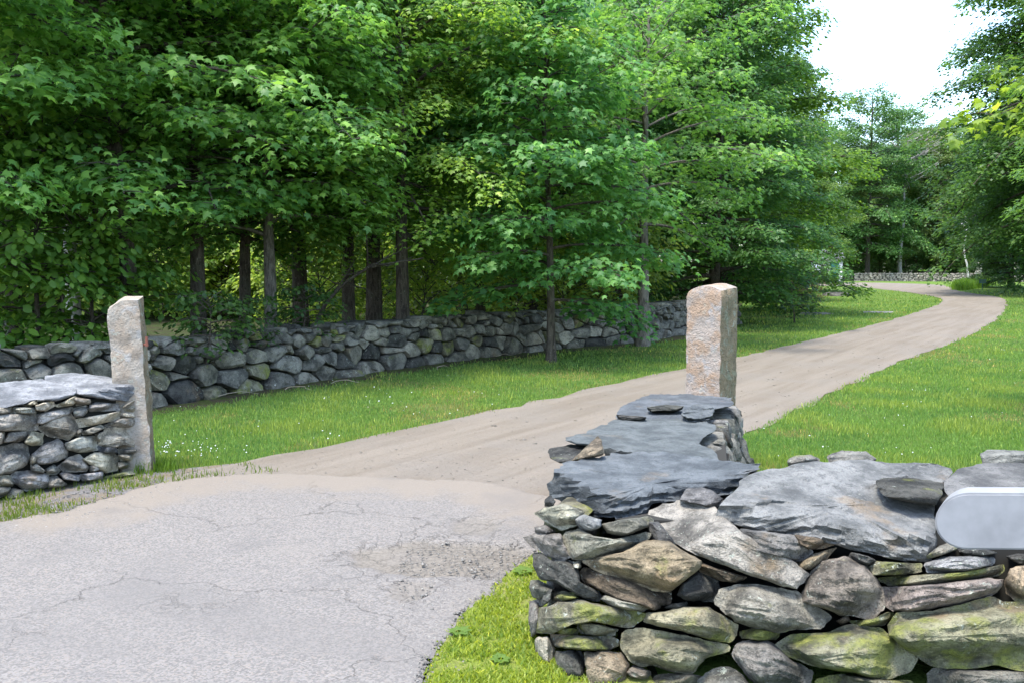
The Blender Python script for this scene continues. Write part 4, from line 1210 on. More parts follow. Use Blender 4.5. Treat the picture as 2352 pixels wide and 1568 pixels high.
proto('shrub', 10, 2.2, 0.03, 0.25, 1.1, round_p, 22, 'oval', 0.12, 15, 0.3, elev=(0.5, 1.0), sub_gap=0.3)
proto('hazel', 11, 3.8, 0.05, 0.3, 1.6, round_p, 34, 'oval', 0.14, 15, 0.34, elev=(0.4, 0.9), sub_gap=0.34)
proto('sapling', 12, 1.3, 0.022, 0.35, 0.6, round_p, 16, 'oval', 0.11, 8, 0.2, sub_gap=0.25)
for k_, v_ in PROTO.items():
    print(k_, 'leaves', v_[2], 'tris', len(v_[1].polygons))

def tree(key, name, x, y, label, cat='tree', group=None, sc_=1.0, rz=0.0, tint=MAPLE, k=1.0, bark='bark', sz=None, tilt=(0, 0)):
    tm, cm, _ = PROTO[key]
    root = empty(name, (x, y, tz(y)), label, cat, group)
    root.rotation_euler = (tilt[0], tilt[1], rz)
    root.scale = (sc_, sc_, sz or sc_)
    t = add('trunk', tm, None, root)
    if not tm.materials:
        tm.materials.append(M['bark'])
    t.material_slots[0].link = 'OBJECT'
    t.material_slots[0].material = M[bark]
    c = add('crown', cm, M['leaf'], root)
    c.color = (tint[0] * k, tint[1] * k, tint[2] * k, 1)
    c['kind'] = 'stuff'
    return root
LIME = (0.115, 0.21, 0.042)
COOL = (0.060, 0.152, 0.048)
def tx(px, depth):
    return (px - CX) / FPX * depth
# --- trees whose trunks can be told apart behind the long wall
W = 'maples along the edge of the wood'
tree('edge_a', 'maple_tree', tx(318, 13.2), 13.2, 'dark-trunked maple leaning behind the pale post', rz=0.4, k=1.49, tilt=(0, R(-4)))
tree('edge_b', 'maple_tree', tx(455, 14.6), 14.6, 'slim dark maple, second trunk from the pale post behind the wall', rz=2.1, k=1.40, sc_=0.92)
tree('mid_a', 'maple_tree', tx(563, 16.2), 16.2, 'thin straight dark trunk between two stouter trunks behind the wall', rz=1.0, k=1.40, sc_=0.75)
tree('edge_a', 'maple_tree', tx(622, 15.2), 15.2, 'brown vine-wrapped maple trunk rising just behind the wall', rz=3.7, k=1.56, bark='barkgrey', sc_=0.84)
tree('mid_b', 'maple_tree', tx(690, 19.5), 19.5, 'shadowy trunk set back behind the vine-wrapped maple', rz=0.3, k=1.33)
tree('fine', 'locust_tree', tx(800, 18.2), 18.2, 'slim feathery-leaved tree left of the stout black trunk', rz=5.0, tint=LIME, k=1.1)
tree('mid_b', 'maple_tree', tx(860, 18.8), 18.8, 'stoutest straight black trunk behind the middle of the wall', rz=2.6, k=1.15, sc_=1.0)
tree('fine', 'locust_tree', tx(925, 16.8), 16.8, 'slim dark trunk under feathery lime foliage right of the stout one', rz=1.4, tint=LIME, k=1.2, sc_=1.0)
tree('mid_a', 'maple_tree', tx(1105, 22.5), 22.5, 'shaded trunk behind the wall left of the lawn maple', rz=4.4, k=1.09)
tree('mid_b', 'maple_tree', tx(1218, 24.5), 24.5, 'tall dark trunk seen above the small lawn maple', rz=5.6, k=1.09)
tree('lawn_maple', 'maple_tree', *gpt(1266, 832), 'small maple standing alone on the lawn before the wall', rz=0.7, tint=COOL, k=1.41, bark='bark')
tree('edge_b', 'maple_tree', *gpt(1476, 794), 'grey-barked maple on the lawn right by the wall', rz=4.0, k=1.41, bark='barkgrey', sc_=0.86)
tree('mid_a', 'maple_tree', tx(30, 14.5), 14.5, 'leafy maple at the left end of the wood', rz=2.9, k=1.49, sc_=0.9)
tree('mid_b', 'maple_tree', tx(170, 17.5), 17.5, 'pale-barked tree behind the left end of the wall', rz=1.9, k=1.40, bark='barkpale', sc_=0.8)
tree('edge_b', 'maple_tree', tx(-180, 11.5), 11.5, 'maple whose boughs hang in at the top corner', rz=0.9, k=1.63, sc_=0.84)
# --- the big dense trees beside the track
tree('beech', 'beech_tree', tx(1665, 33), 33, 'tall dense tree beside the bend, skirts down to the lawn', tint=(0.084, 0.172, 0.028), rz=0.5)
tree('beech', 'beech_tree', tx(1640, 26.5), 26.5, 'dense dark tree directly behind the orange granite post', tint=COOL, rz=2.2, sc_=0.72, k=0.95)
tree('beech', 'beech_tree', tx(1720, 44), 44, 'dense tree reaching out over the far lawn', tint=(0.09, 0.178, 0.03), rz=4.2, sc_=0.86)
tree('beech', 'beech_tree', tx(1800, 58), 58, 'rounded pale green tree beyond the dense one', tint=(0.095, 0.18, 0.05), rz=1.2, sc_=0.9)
# --- right-hand side
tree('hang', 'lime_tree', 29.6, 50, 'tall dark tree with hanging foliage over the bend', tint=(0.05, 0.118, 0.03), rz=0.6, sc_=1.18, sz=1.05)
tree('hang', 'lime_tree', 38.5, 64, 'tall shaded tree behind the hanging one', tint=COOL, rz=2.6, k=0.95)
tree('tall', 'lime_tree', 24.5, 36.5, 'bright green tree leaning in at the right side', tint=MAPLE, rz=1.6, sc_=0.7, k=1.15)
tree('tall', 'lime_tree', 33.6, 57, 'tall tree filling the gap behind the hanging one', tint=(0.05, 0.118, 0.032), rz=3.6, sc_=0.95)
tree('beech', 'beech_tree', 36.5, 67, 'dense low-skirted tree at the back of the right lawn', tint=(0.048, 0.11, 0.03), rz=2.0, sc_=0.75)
tree('edge_a', 'maple_tree', 8.75, 9.0, 'lime green maple whose leaves hang in at the right edge', tint=(0.14, 0.23, 0.038), rz=1.1, sc_=0.92).location.z = -0.35
# --- far wood beyond the distant wall
fw = random.Random(4)
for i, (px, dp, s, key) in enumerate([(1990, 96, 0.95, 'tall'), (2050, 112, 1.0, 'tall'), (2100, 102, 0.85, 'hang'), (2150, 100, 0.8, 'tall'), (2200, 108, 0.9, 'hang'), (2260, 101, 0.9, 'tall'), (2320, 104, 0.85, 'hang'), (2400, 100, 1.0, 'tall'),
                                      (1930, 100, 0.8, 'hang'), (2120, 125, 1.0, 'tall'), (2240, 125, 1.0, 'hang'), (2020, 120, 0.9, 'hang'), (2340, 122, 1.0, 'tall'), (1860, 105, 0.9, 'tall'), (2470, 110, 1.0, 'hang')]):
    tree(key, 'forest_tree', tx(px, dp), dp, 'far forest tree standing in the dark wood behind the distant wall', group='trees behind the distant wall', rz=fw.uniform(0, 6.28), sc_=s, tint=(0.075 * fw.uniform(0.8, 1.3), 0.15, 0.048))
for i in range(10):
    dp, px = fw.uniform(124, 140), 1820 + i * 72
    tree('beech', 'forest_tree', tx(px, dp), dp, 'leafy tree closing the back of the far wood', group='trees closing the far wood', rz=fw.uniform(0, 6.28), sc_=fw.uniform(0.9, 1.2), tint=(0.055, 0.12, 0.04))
for i in range(16):
    dp, px = fw.uniform(142, 150), 1640 + i * 58
    tree('hazel', 'shrub', tx(px, dp), dp, 'leafy thicket bush closing the far wood at the back', 'shrub', 'thicket behind the far wood', rz=fw.uniform(0, 6.28), sc_=fw.uniform(1.9, 2.4), tint=(0.05, 0.11, 0.035))
for i in range(9):
    dp, px = fw.uniform(99, 108), 1960 + i * 58
    tree('hazel', 'shrub', tx(px, dp), dp, 'low bush under the far trees behind the distant wall', 'shrub', 'bushes behind the distant wall', rz=fw.uniform(0, 6.28), sc_=fw.uniform(0.9, 1.6), tint=(0.07, 0.15, 0.045))
# --- deeper wood on the left
for i in range(30):
    if i < 6:
        dp, px = fw.uniform(26, 29), [-260, -90, 130, 1060, 1330, 1420][i]
    else:
        dp, px = fw.uniform(46, 70), -700 + (i - 6) * 97 + fw.uniform(-40, 40)
    key = fw.choice(['mid_a', 'mid_b']) if i < 6 else 'tall'
    tree(key, 'forest_tree', tx(px, dp), dp, 'forest tree deep in the wood behind the long wall', group='trees deep in the wood', rz=fw.uniform(0, 6.28), sc_=fw.uniform(0.85, 1.1) * (1.0 if i < 6 else 0.85), k=fw.uniform(0.9, 1.2), tint=COOL if i % 3 else MAPLE)
# --- understorey, sunlit in the clearing behind the first trees
for i in range(56):
    px = -80 + (i % 28) * 56 + fw.uniform(-30, 30)
    dp = (fw.uniform(27, 34) if i < 42 else fw.uniform(17, 23)) + px * 0.003
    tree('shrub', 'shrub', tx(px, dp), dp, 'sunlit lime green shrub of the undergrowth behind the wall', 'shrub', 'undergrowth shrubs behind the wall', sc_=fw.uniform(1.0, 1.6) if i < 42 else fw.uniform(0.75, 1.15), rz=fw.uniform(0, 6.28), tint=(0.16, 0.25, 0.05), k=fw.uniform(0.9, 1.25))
for px, dp, s, lb in [(90, 12.6, 0.95, 'round-leaved hazel bush at the left end of the wall'), (215, 12.9, 0.8, 'hazel bush with round leaves beside the pale post'), (-40, 12.0, 1.0, 'hazel bush cut by the left edge of the view')]:
    tree('hazel', 'hazel_bush', tx(px, dp), dp, lb, 'bush', sc_=s, rz=px * 0.1, tint=(0.09, 0.19, 0.035))
x_, y_ = gpt(1825, 742)
tree('sapling', 'sapling', x_, y_, 'tiny dark sapling on a thin stem out on the lawn', rz=1.0, tint=(0.04, 0.085, 0.035))
x_, y_ = gpt(1850, 705)
tree('shrub', 'shrub', x_, y_, 'brownish low shrub behind the tiny sapling', 'shrub', sc_=0.55, rz=2.0, tint=(0.09, 0.055, 0.04))

# ------------------------------------------------------------------ far wall, pillars, small things by the bend
def far_piece(label, pa, pb, seed, pil):
    r_ = random.Random(seed)
    root = empty('stone_wall', (pa[0], pa[1], tz(pa[1])), label, 'stone wall')
    face_stones(root, [pa, pb], 0.86, 0.0, M['fieldstone'], r_, 0.34, 0.17, 'ppgwp', batter=0.1, depth=0.25, relief=0.06, limit=0, res=8, big_low=False)
    d = np.array(pb) - np.array(pa)
    n = np.array([d[1], -d[0]]) / np.hypot(*d)
    prism('core', [tuple(np.array(pa) - n * 0.18), tuple(np.array(pb) - n * 0.18), tuple(np.array(pb) - n * 0.55), tuple(np.array(pa) - n * 0.55)], 0.0, 0.8, M['core'], root)
    z = tz(pil[1])
    for k, (w, h) in enumerate([(0.42, 0.2), (0.38, 0.2), (0.4, 0.19), (0.33, 0.16), (0.3, 0.2), (0.26, 0.17), (0.34, 0.13)]):
        boulder('pillar_stone', (pil[0] + r_.uniform(-0.04, 0.04), pil[1] - 0.3, z + h), (w, w, h), M['fieldstone'], root, 'p', r_, 0.0).color = (0.3, 0.285, 0.25, 0.1)
        z += h * 1.45
far_piece('distant low stone wall across the end of the lane', (tx(1960, 93), 93), (tx(2236, 89), 89), 31, (tx(2241, 89), 89))
far_piece('short distant wall stub under the dark trees at the right', (tx(2328, 88), 88), (tx(2480, 86), 86), 32, (tx(2326, 88), 88))

def box(bm, c, s, rz=0.0):
    m = Matrix.Translation(c) @ Matrix.Rotation(rz, 4, 'Z') @ Matrix.Diagonal((s[0], s[1], s[2], 1))
    return bmesh.ops.create_cube(bm, size=1.0, matrix=m)
def bm_obj(name, bm, mat, parent=None, bev=0.0):
    if bev:
        bmesh.ops.bevel(bm, geom=bm.edges[:], offset=bev, segments=2, affect='EDGES')
    me = bpy.data.meshes.new(name)
    bm.to_mesh(me)
    bm.free()
    return add(name, me, mat, parent)

gx_, gy_ = gpt(2256, 667)
sign = empty('lawn_sign', (gx_, gy_, tz(gy_)), 'small dark green sign on a thin post by the tall grass', 'sign')
bm = bmesh.new(); box(bm, (0, 0, 0.24), (0.035, 0.035, 0.55)); bm_obj('post', bm, M['signgreen'], sign, 0.004)
bm = bmesh.new(); box(bm, (0, -0.03, 0.6), (0.46, 0.02, 0.24)); bm_obj('panel', bm, M['signgreen'], sign, 0.006)
bm = bmesh.new(); box(bm, (0, -0.046, 0.725), (0.5, 0.03, 0.025)); box(bm, (0, -0.046, 0.475), (0.5, 0.03, 0.025)); bm_obj('frame', bm, M['signgreen'], sign, 0.003)

for (px, py, sx, sy, sz, lb, tn) in [(1872, 722, 0.75, 0.5, 0.10, 'flat pale stone in the lawn under the sapling', 'p'), (2018, 718, 0.62, 0.4, 0.06, 'flat grey stone lying alone in the mown grass', 'w'), (1925, 680, 0.9, 0.5, 0.32, 'dark boulder at the foot of the dense tree', 'd')]:
    x, y = gpt(px, py)
    ob = boulder('lawn_stone', (x, y, tz(y)), (sx, sy, sz), M['fieldstone'], None, tn, rw, 0.3)
    prop(ob, lb, 'stone', kind='thing')

# white hut with a teal door, half hidden
sx_, sy_ = tx(1896, 84), 84.0
shed = empty('garden_shed', (sx_, sy_, tz(sy_)), 'small white shed with a teal door half hidden by foliage', 'shed')
bm = bmesh.new(); box(bm, (0, 0, 1.1), (2.2, 2.0, 2.2)); bm_obj('wall', bm, M['whitepaint'], shed)
bm = bmesh.new()
vv = [bm.verts.new(p) for p in [(-1.3, -1.2, 2.202), (1.3, -1.2, 2.202), (1.3, 1.2, 2.202), (-1.3, 1.2, 2.202), (-1.3, 0, 3.0), (1.3, 0, 3.0)]]
for f in [(0, 1, 5, 4), (2, 3, 4, 5), (0, 4, 3), (1, 2, 5), (3, 2, 1, 0)]:
    bm.faces.new([vv[i] for i in f])
bm_obj('roof', bm, M['roof'], shed)
dr = None
bm = bmesh.new(); box(bm, (0.35, -1.03, 0.93), (0.8, 0.05, 1.85)); dr = bm_obj('door', bm, M['teal'], shed)
bm = bmesh.new(); box(bm, (0.65, -1.08, 0.95), (0.04, 0.05, 0.12)); bm_obj('handle', bm, M['iron'], dr)
bm = bmesh.new(); box(bm, (-0.55, -1.02, 1.3), (0.5, 0.04, 0.6)); wd = bm_obj('window', bm, M['roof'], shed)

# pale grey rounded panel reaching in from the right, on a post outside the frame
pr = at(2352, 1200, 2.7)
panel = empty('rounded_panel', (pr.x + 0.5, pr.y + 0.06, 0), 'smooth pale grey panel with a rounded end before the near wall', 'panel')
def panel_mesh():
    pl = at(2147, 1195, 2.7)
    z1, z0 = at(2200, 1131, 2.7).z, at(2200, 1261, 2.7).z
    hh = (z1 - z0) / 2
    zc = (z0 + z1) / 2
    xl, xr = pl.x, pr.x + 0.9
    y0, y1 = pr.y - 0.0, pr.y + 0.085
    prof = [(xr, zc + hh), (xl + hh * 1.15, zc + hh)]
    for i in range(1, 17):
        a = math.pi / 2 + math.pi * i / 17
        prof.append((xl + hh * 1.15 + hh * 1.15 * math.cos(a), zc + hh * math.sin(a) * 1.0))
    prof += [(xl + hh * 1.15, zc - hh), (xr, zc - hh)]
    n = len(prof)
    L = Vector((pr.x + 0.5, pr.y + 0.06, 0))
    V = [Vector((x, y0 - 0.02 * (x - xl), z)) - L for x, z in prof] + [Vector((x + 0.055, y1 - 0.02 * (x - xl), z)) - L for x, z in prof]
    F = [tuple(range(n)), tuple(range(2 * n - 1, n - 1, -1))] + [(i, n + i, n + (i + 1) % n, (i + 1) % n) for i in range(n)]
    me = mesh_from('panel', V, F)
    bm = bmesh.new()
    bm.from_mesh(me)
    bmesh.ops.recalc_face_normals(bm, faces=bm.faces[:])
    bmesh.ops.bevel(bm, geom=[e for e in bm.edges if abs(e.calc_face_angle(0)) > 0.8], offset=0.006, segments=2, affect='EDGES')
    bm.to_mesh(me)
    bm.free()
    smooth(me, 30)
    return me
add('body', panel_mesh(), M['greypaint'], panel)
bm = bmesh.new(); box(bm, (0.0, 0.02, 0.4), (0.09, 0.09, 0.86)); bm_obj('post', bm, M['twig'], panel, 0.005)

# dead grey tree, birch-pale trunk, leaning bare sapling
def bare_tree(name, x, y, H, r0, label, mat, seed, n=16, spread=3.0, lean=0.0, z0=0.35):
    g = np.random.default_rng(seed)
    root = empty(name, (x, y, tz(y)), label, 'tree')
    zz = np.linspace(-0.1, H, 12)
    tp = np.stack([np.cumsum(g.normal(0, 0.1, 12)) + lean * zz, np.cumsum(g.normal(0, 0.1, 12)), zz], 1)
    tp[:, :2] -= tp[0, :2]
    V, T = tube_np([(tp, r0 * (1 - 0.85 * zz / H), 8)])
    add('trunk', mesh_np('trunk', V, T, True), M[mat], root)
    paths = []
    for i in range(n):
        h = H * g.uniform(z0, 0.98)
        st = np.array([np.interp(h, zz, tp[:, k]) for k in range(3)])
        az = g.uniform(0, 6.28)
        L = spread * g.uniform(0.5, 1.1)
        u = np.linspace(0, 1, 7)
        pts = st + np.stack([np.cos(az) * L * u + g.normal(0, 0.08, 7) * u, np.sin(az) * L * u + g.normal(0, 0.08, 7) * u, L * 0.55 * u ** 1.4 + g.normal(0, 0.06, 7) * u], 1)
        paths.append((pts, 0.05 * r0 / 0.2 * (1 - 0.8 * u) + 0.012, 4))
        for j in range(5):
            t = g.uniform(0.25, 1)
            p0 = np.array([np.interp(t, u, pts[:, k]) for k in range(3)])
            d = g.normal(0, 1, 3) + np.array([np.cos(az), np.sin(az), 0.7])
            d /= np.linalg.norm(d)
            w = np.linspace(0, 1, 4)
            paths.append((p0 + d * (L * 0.45 * w)[:, None] + g.normal(0, 0.04, (4, 3)), 0.02 * (1 - 0.7 * w) + 0.006, 3))
    V, T = tube_np(paths)
    add('branches', mesh_np('branches', V, T, True), M[mat], root)
    return root
bare_tree('dead_tree', tx(2068, 97.5), 97.5, 15.5, 0.24, 'bare grey dead tree showing pale branches among the green', 'deadwood', 5, 26, 3.4, 0.0, 0.45)
bare_tree('birch_tree', tx(2226, 87.5), 87.5, 6.5, 0.11, 'pale bare trunk standing behind the end of the distant wall', 'barkpale', 8, 5, 1.2, 0.01, 0.7)
def curved(name, pts, r0, label, mat, cat):
    P = [at(*p) for p in pts]
    b = P[0].copy(); b.z = tz(b.y)
    root = empty(name, b, label, cat)
    q = chaikin(np.array([tuple(v - b) for v in [Vector((b.x, b.y, b.z - 0.05))] + P]), 2, False)
    V, T = tube_np([(q, np.linspace(r0, r0 * 0.3, len(q)), 7)])
    add('trunk', mesh_np('trunk', V, T, True), M[mat], root)
    tw = []
    g = np.random.default_rng(3)
    for k in range(9):
        i = g.integers(len(q) // 3, len(q) - 2)
        d = (q[i + 1] - q[i]); d /= np.linalg.norm(d)
        d = d * 0.5 + g.normal(0, 0.6, 3)
        w = np.linspace(0, 1, 4)
        tw.append((q[i] + d * (0.7 * w)[:, None] + g.normal(0, 0.02, (4, 3)), 0.01 * (1 - 0.8 * w) + 0.003, 4))
    V, T = tube_np(tw)
    add('twigs', mesh_np('twigs', V, T, True), M[mat], root)
curved('leaning_sapling', [(722, 750, 15.6), (745, 700, 15.5), (790, 650, 15.4), (850, 612, 15.2), (920, 602, 15.0), (1005, 588, 14.8)], 0.04, 'bare crooked sapling leaning right out of the wall', 'bark', 'tree')

# twigs lying along the foot of the long wall
for k, (px, py, a, L) in enumerate([(500, 915, 0.5, 0.55), (760, 885, 0.2, 0.4), (1005, 852, 1.1, 0.35), (650, 898, -0.3, 0.45), (1140, 822, 0.3, 0.3)]):
    x, y = gpt(px, py)
    u = np.linspace(0, 1, 6)
    g = np.random.default_rng(k)
    p = np.stack([np.cos(a) * L * u, np.sin(a) * L * u, 0.03 + 0.05 * np.sin(u * 3)], 1) + g.normal(0, 0.02, (6, 3)) * [1, 1, 0.2]
    V, T = tube_np([(p, 0.006 * (1 - 0.6 * u), 5)])
    o = add('fallen_twig', mesh_np('fallen_twig', V, T, True), M['twig'])
    o.location = (x, y, tz(y))
    prop(o, 'dry fallen twig on the grass at the foot of the long wall', 'twig', 'fallen twigs by the long wall', 'thing')

# ivy over the long wall
for (px, dp, z, s, lb) in [(470, 12.0, 0.45, 0.7, 'dark ivy spilling over the wall right of the pale post'), (560, 12.8, 0.5, 0.6, 'leafy vine on top of the wall below the thin trunks'), (690, 14.2, 0.5, 0.7, 'vine tuft on the wall by the leaning sapling')]:
    o = tree('sapling', 'ivy', tx(px, dp), dp, lb, 'vine', sc_=s, rz=px, tint=(0.035, 0.085, 0.022))
    o.location.z = z

# ------------------------------------------------------------------ grass, clover, gravel
def blades(name, P, h, w, tint, label, cat, mat='blade', bend=0.45, seed=0):
    g = np.random.default_rng(seed)
    n = len(P)
    a = g.uniform(0, 2 * np.pi, n)
    sd = np.stack([np.cos(a), np.sin(a), np.zeros(n)], 1) * w[:, None]
    b = g.uniform(0, 2 * np.pi, n)
    tip = np.stack([np.cos(b) * bend * h * g.uniform(0.2, 1.2, n), np.sin(b) * bend * h * g.uniform(0.2, 1.2, n), h], 1)
    mid = tip * np.array([0.35, 0.35, 0.6])
    B = np.stack([P[:, 0], P[:, 1], P[:, 2] - 0.004], 1)
    V = np.stack([B - sd, B + sd, B + mid - sd * 0.7, B + mid + sd * 0.7, B + tip], 1).reshape(-1, 3)
    o_ = (np.arange(n) * 5)[:, None]
    T = np.concatenate([o_ + np.array([[0, 1, 3]]), o_ + np.array([[0, 3, 2]]), o_ + np.array([[2, 3, 4]])])
    o = add(name, mesh_np(name, V, T), M[mat])
    o.color = tuple(tint) + (1,)
    prop(o, label, cat, kind='stuff')
    return o
gr = np.random.default_rng(77)
def scatter_px(n, x0, x1, y0, y1):
    px, py = gr.uniform(x0, x1, n), gr.uniform(y0, y1, n)
    th = (CY - py) / FPX
    dy, dz = math.cos(PITCH) + th * math.sin(PITCH), -math.sin(PITCH) + th * math.cos(PITCH)
    t = np.full(n, 8.0)
    for _ in range(30):
        t = np.clip((tz_np(t * dy) - CAM_H) / np.minimum(dz, -1e-4), 0.5, 220)
    return np.stack([(px - CX) / FPX * t, t * dy], 1)
ROAD = [tuple(p) for p in chaikin(LE, 1, False)] + [tuple(p) for p in chaikin(RE, 1, False)[::-1]]
n3 = lambda P, s_, z: np.array([noise.noise(Vector((a * s_, b * s_, z))) for a, b in P])
P = np.concatenate([scatter_px(150000, -60, 2420, 652, 1100), scatter_px(60000, 1650, 2420, 690, 1110), scatter_px(30000, 2420, 3200, 660, 1110), scatter_px(14000, -700, -60, 900, 1100), scatter_px(50000, 300, 1700, 820, 1100)])
jit = gr.normal(0, 0.035, P.shape)
ok = inside(P, LAWN_L) & ~inside(P + jit, ROAD) & ~inside(P + jit * 1.5, APRON) & ~inside(P, VERGE_L) & (P[:, 1] < 60)
near_foot = [(0.0, 3.4), (4.6, 3.2), (4.6, 4.9), (1.3, 4.9), (2.02, 7.5), (1.9, 7.95), (1.3, 7.9), (0.05, 4.2)]
ok &= ~inside(P, near_foot)
P = P[ok]
ft = resample(foot, 260)
dw = np.concatenate([np.sqrt(((q[:, None, :] - ft[None]) ** 2).sum(-1)).min(1) for q in np.array_split(P, 40)])
P = P[dw + gr.normal(0, 0.10, len(P)) + 0.22 * n3(P, 1.6, 4.0) > 0.46]
dry = n3(P, 0.55, 11.0) + 0.5 * n3(P, 2.3, 12.0) + gr.normal(0, 0.12, len(P)) > 0.42
P = P[~(dry & (gr.random(len(P)) < 0.35))]
d = np.hypot(P[:, 0], P[:, 1])
cl = n3(P, 1.1, 2.0)
h = np.clip(0.038 + 0.0009 * d + 0.022 * cl, 0.015, 0.11) * gr.uniform(0.5, 1.25, len(P))
w = np.maximum(0.0035, 0.00042 * d) * gr.uniform(0.7, 1.3, len(P))
P3 = np.concatenate([P, tz_np(P[:, 1])[:, None]], 1)
k_ = cl + gr.normal(0, 0.18, len(P)) > 0.16
dry = n3(P, 0.55, 11.0) + 0.5 * n3(P, 2.3, 12.0) + gr.normal(0, 0.15, len(P)) > 0.4
blades('dry_grass', P3[dry], h[dry] * 0.8, w[dry], (0.21, 0.21, 0.085), 'dry straw-coloured patches in the lawns', 'grass', seed=9)
P3, h, w, k_ = P3[~dry], h[~dry], w[~dry], k_[~dry]
blades('grass', P3[~k_], h[~k_], w[~k_], (0.115, 0.215, 0.055), 'short green grass blades covering the lawns', 'grass', seed=1)
blades('grass', P3[k_], h[k_] * 1.1, w[k_], (0.17, 0.25, 0.06), 'yellower tufts of grass scattered over the lawns', 'grass', seed=2)

# mossy strip and thin verge
P = scatter_px(34000, 900, 1420, 1255, 1600)
ok = inside(P + gr.normal(0, 0.05, P.shape), MOSS) & ~inside(P + np.abs(gr.normal(0, 0.07, P.shape)) * [-1, 0] + [0.04, 0], APRON) & (n3(P, 5.0, 7.0) + gr.normal(0, 0.2, len(P)) > -0.22)
P = P[ok]
blades('low_weeds', np.concatenate([P, np.full((len(P), 1), 0.012)], 1), gr.uniform(0.008, 0.032, len(P)), gr.uniform(0.003, 0.006, len(P)), (0.18, 0.25, 0.035), 'bright lime mossy weeds beside the near wall', 'weeds', bend=1.0, seed=3)
P = scatter_px(16000, -40, 640, 1060, 1240)
ok = inside(P, VERGE_L) & ~inside(P + gr.normal(0, 0.05, P.shape), APRON) & (n3(P, 2.2, 5.0) + gr.normal(0, 0.22, len(P)) > 0.12)
P = P[ok]
blades('verge_grass', np.concatenate([P, np.full((len(P), 1), 0.004)], 1), gr.uniform(0.015, 0.06, len(P)), gr.uniform(0.003, 0.005, len(P)), (0.105, 0.165, 0.028), 'sparse grass tufts on the gravelly verge', 'grass', seed=4)
# grass at the foot of the leaning post
g0 = np.array(gpt(350, 1080))
P = g0 + gr.normal(0, 0.12, (500, 2)) * [1.0, 0.6]
blades('verge_grass', np.concatenate([P, np.full((len(P), 1), 0.0)], 1), gr.uniform(0.04, 0.13, len(P)), gr.uniform(0.003, 0.006, len(P)), (0.08, 0.16, 0.02), 'green grass tuft at the foot of the leaning post', 'grass', seed=5)
# tall grass by the sign
a_, b_ = np.array(gpt(2203, 667)), np.array(gpt(2246, 655))
u = gr.uniform(0, 1, 5000)
P = a_ + (b_ - a_) * u[:, None] + gr.normal(0, 0.4, (5000, 2)) * (0.5 + u[:, None])
blades('tall_grass', np.concatenate([P, tz_np(P[:, 1])[:, None]], 1), gr.uniform(0.3, 0.75, 5000), gr.uniform(0.012, 0.025, 5000), (0.10, 0.20, 0.02), 'patch of tall bright grass at the far junction', 'grass', seed=6)
# distant understory mass under the far trees
def scatter_tri(name, P, size, mat, label, cat, color, flat=0.6, seed=0):
    """small eight-faced bits: pebbles, flower heads"""
    g = np.random.default_rng(seed)
    n = len(P)
    o6 = np.array([[1, 0, 0], [-1, 0, 0], [0, 1, 0], [0, -1, 0], [0, 0, flat], [0, 0, -flat]], float)
    a = g.uniform(0, 6.28, n)
    s3 = size[:, None] * g.uniform(0.6, 1.3, (n, 3))
    q = o6[None] * s3[:, None, :] * g.uniform(0.75, 1.25, (n, 6, 1))
    V = np.stack([q[..., 0] * np.cos(a)[:, None] - q[..., 1] * np.sin(a)[:, None], q[..., 0] * np.sin(a)[:, None] + q[..., 1] * np.cos(a)[:, None], q[..., 2]], -1) + P[:, None, :]
    tri = np.array([[0, 2, 4], [2, 1, 4], [1, 3, 4], [3, 0, 4], [2, 0, 5], [1, 2, 5], [3, 1, 5], [0, 3, 5]])
    T = (tri[None] + (np.arange(n) * 6)[:, None, None]).reshape(-1, 3)
    o = add(name, mesh_np(name, V.reshape(-1, 3), T), M[mat])
    o.color = color
    prop(o, label, cat, kind='stuff')
    return o
P = np.concatenate([scatter_px(260, 360, 1650, 860, 1065), scatter_px(130, 1720, 2400, 720, 1060), scatter_px(40, 365, 500, 1025, 1060)])
ok = inside(P, LAWN_L) & ~inside(P, ROAD) & ~inside(P, APRON) & ~inside(P, near_foot) & (n3(P, 0.9, 1.0) > -0.05)
P = P[ok]
scatter_tri('clover', np.concatenate([P, (tz_np(P[:, 1]) + gr.uniform(0.04, 0.075, len(P)))[:, None]], 1), gr.uniform(0.004, 0.010, len(P)), 'white', 'tiny white clover heads dotting the lawn', 'flowers', (1, 1, 1, 1), 0.8, 1)
P = np.concatenate([scatter_px(5000, -40, 560, 1085, 1260), scatter_px(2000, 900, 1230, 1235, 1420), scatter_px(900, 920, 1080, 1380, 1600)])
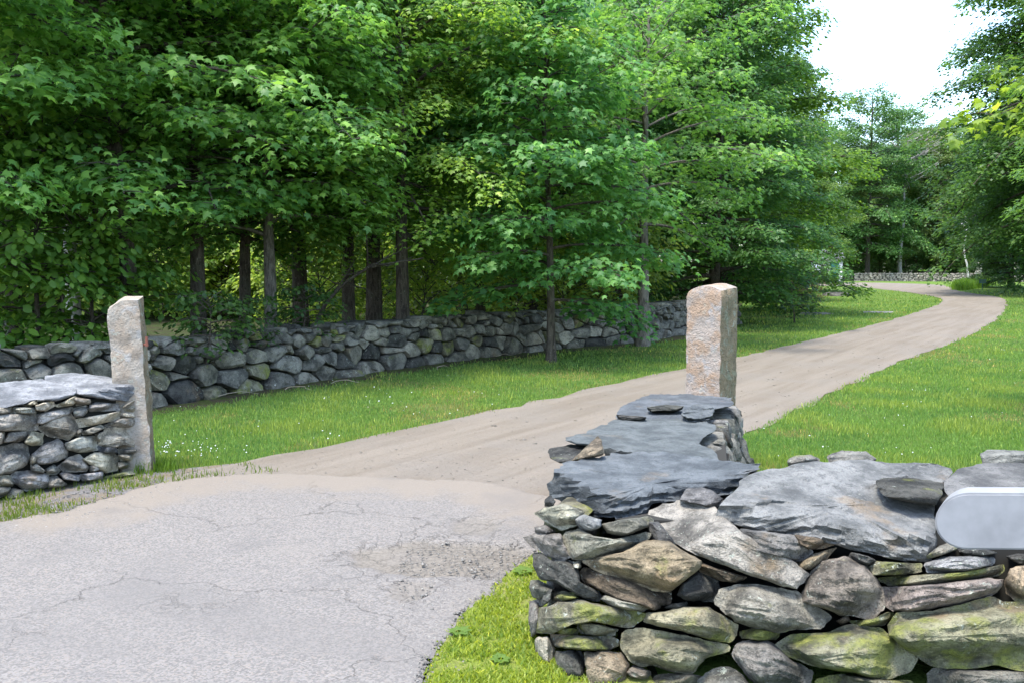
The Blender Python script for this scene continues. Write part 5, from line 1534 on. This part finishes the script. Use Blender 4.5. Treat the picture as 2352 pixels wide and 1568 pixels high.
edge_p = np.minimum.reduce([np.hypot(P[:, 0] - q[0], P[:, 1] - q[1]) for q in resample(APRON[:60], 300)])
ok = (edge_p < 0.35) | (inside(P, [gpt(*p) for p in [(930, 1260), (1230, 1235), (1225, 1280), (1120, 1360), (1010, 1420), (900, 1350)]]) & (gr.random(len(P)) < 0.7))
P = P[ok]
zz = np.where(inside(P, APRON), 0.02, 0.008)
scatter_tri('gravel', np.concatenate([P, zz[:, None]], 1), gr.lognormal(-5.3, 0.45, len(P)).clip(0.002, 0.014), 'pebble', 'loose grey gravel along the broken asphalt edges', 'gravel', (0.2, 0.19, 0.175, 0.0), 0.6, 2)

P = scatter_px(5200, 400, 2320, 690, 1200)
ok = inside(P, ROAD) & ~inside(P, APRON) & (P[:, 1] < 40)
P = P[ok]
scatter_tri('track_gravel', np.concatenate([P, (tz_np(P[:, 1]) + 0.009)[:, None]], 1), (gr.lognormal(-5.2, 0.5, len(P)) * np.clip(P[:, 1] / 9, 1, 2.0)).clip(0.002, 0.03), 'pebble', 'small loose stones scattered over the dirt track', 'gravel', (0.15, 0.135, 0.115, 0.0), 0.5, 7)
# broad-leaved weeds in the moss
def weed(px, py, s, label, seed):
    g = np.random.default_rng(seed)
    x, y = gpt(px, py)
    root = empty('weed', (x, y, 0.012), label, 'weed')
    for k in range(7):
        a = k * 0.9 + g.uniform(-0.2, 0.2)
        hd = np.array([[math.cos(a), math.sin(a), 0.25]])
        lm = leaf_mesh('leaf', 'trilobe', np.array([[0.01 * math.cos(a), 0.01 * math.sin(a), 0.015]]) * s, hd, np.array([[-0.3 * math.cos(a), -0.3 * math.sin(a), 1.0]]), np.array([s * g.uniform(0.03, 0.055)]))
        l_ = add('leaf', lm, M['leaf'], root)
        l_.color = (0.15, 0.24, 0.05, 1)
for i, (px, py, s, lb) in enumerate([(1205, 1322, 1.3, 'leafy green weed tucked against the corner of the near wall'), (1052, 1462, 1.1, 'dark green weed low in the moss near the asphalt'), (1150, 1525, 1.0, 'weed rosette at the bottom of the mossy strip')]):
    weed(px, py, s, lb, i)
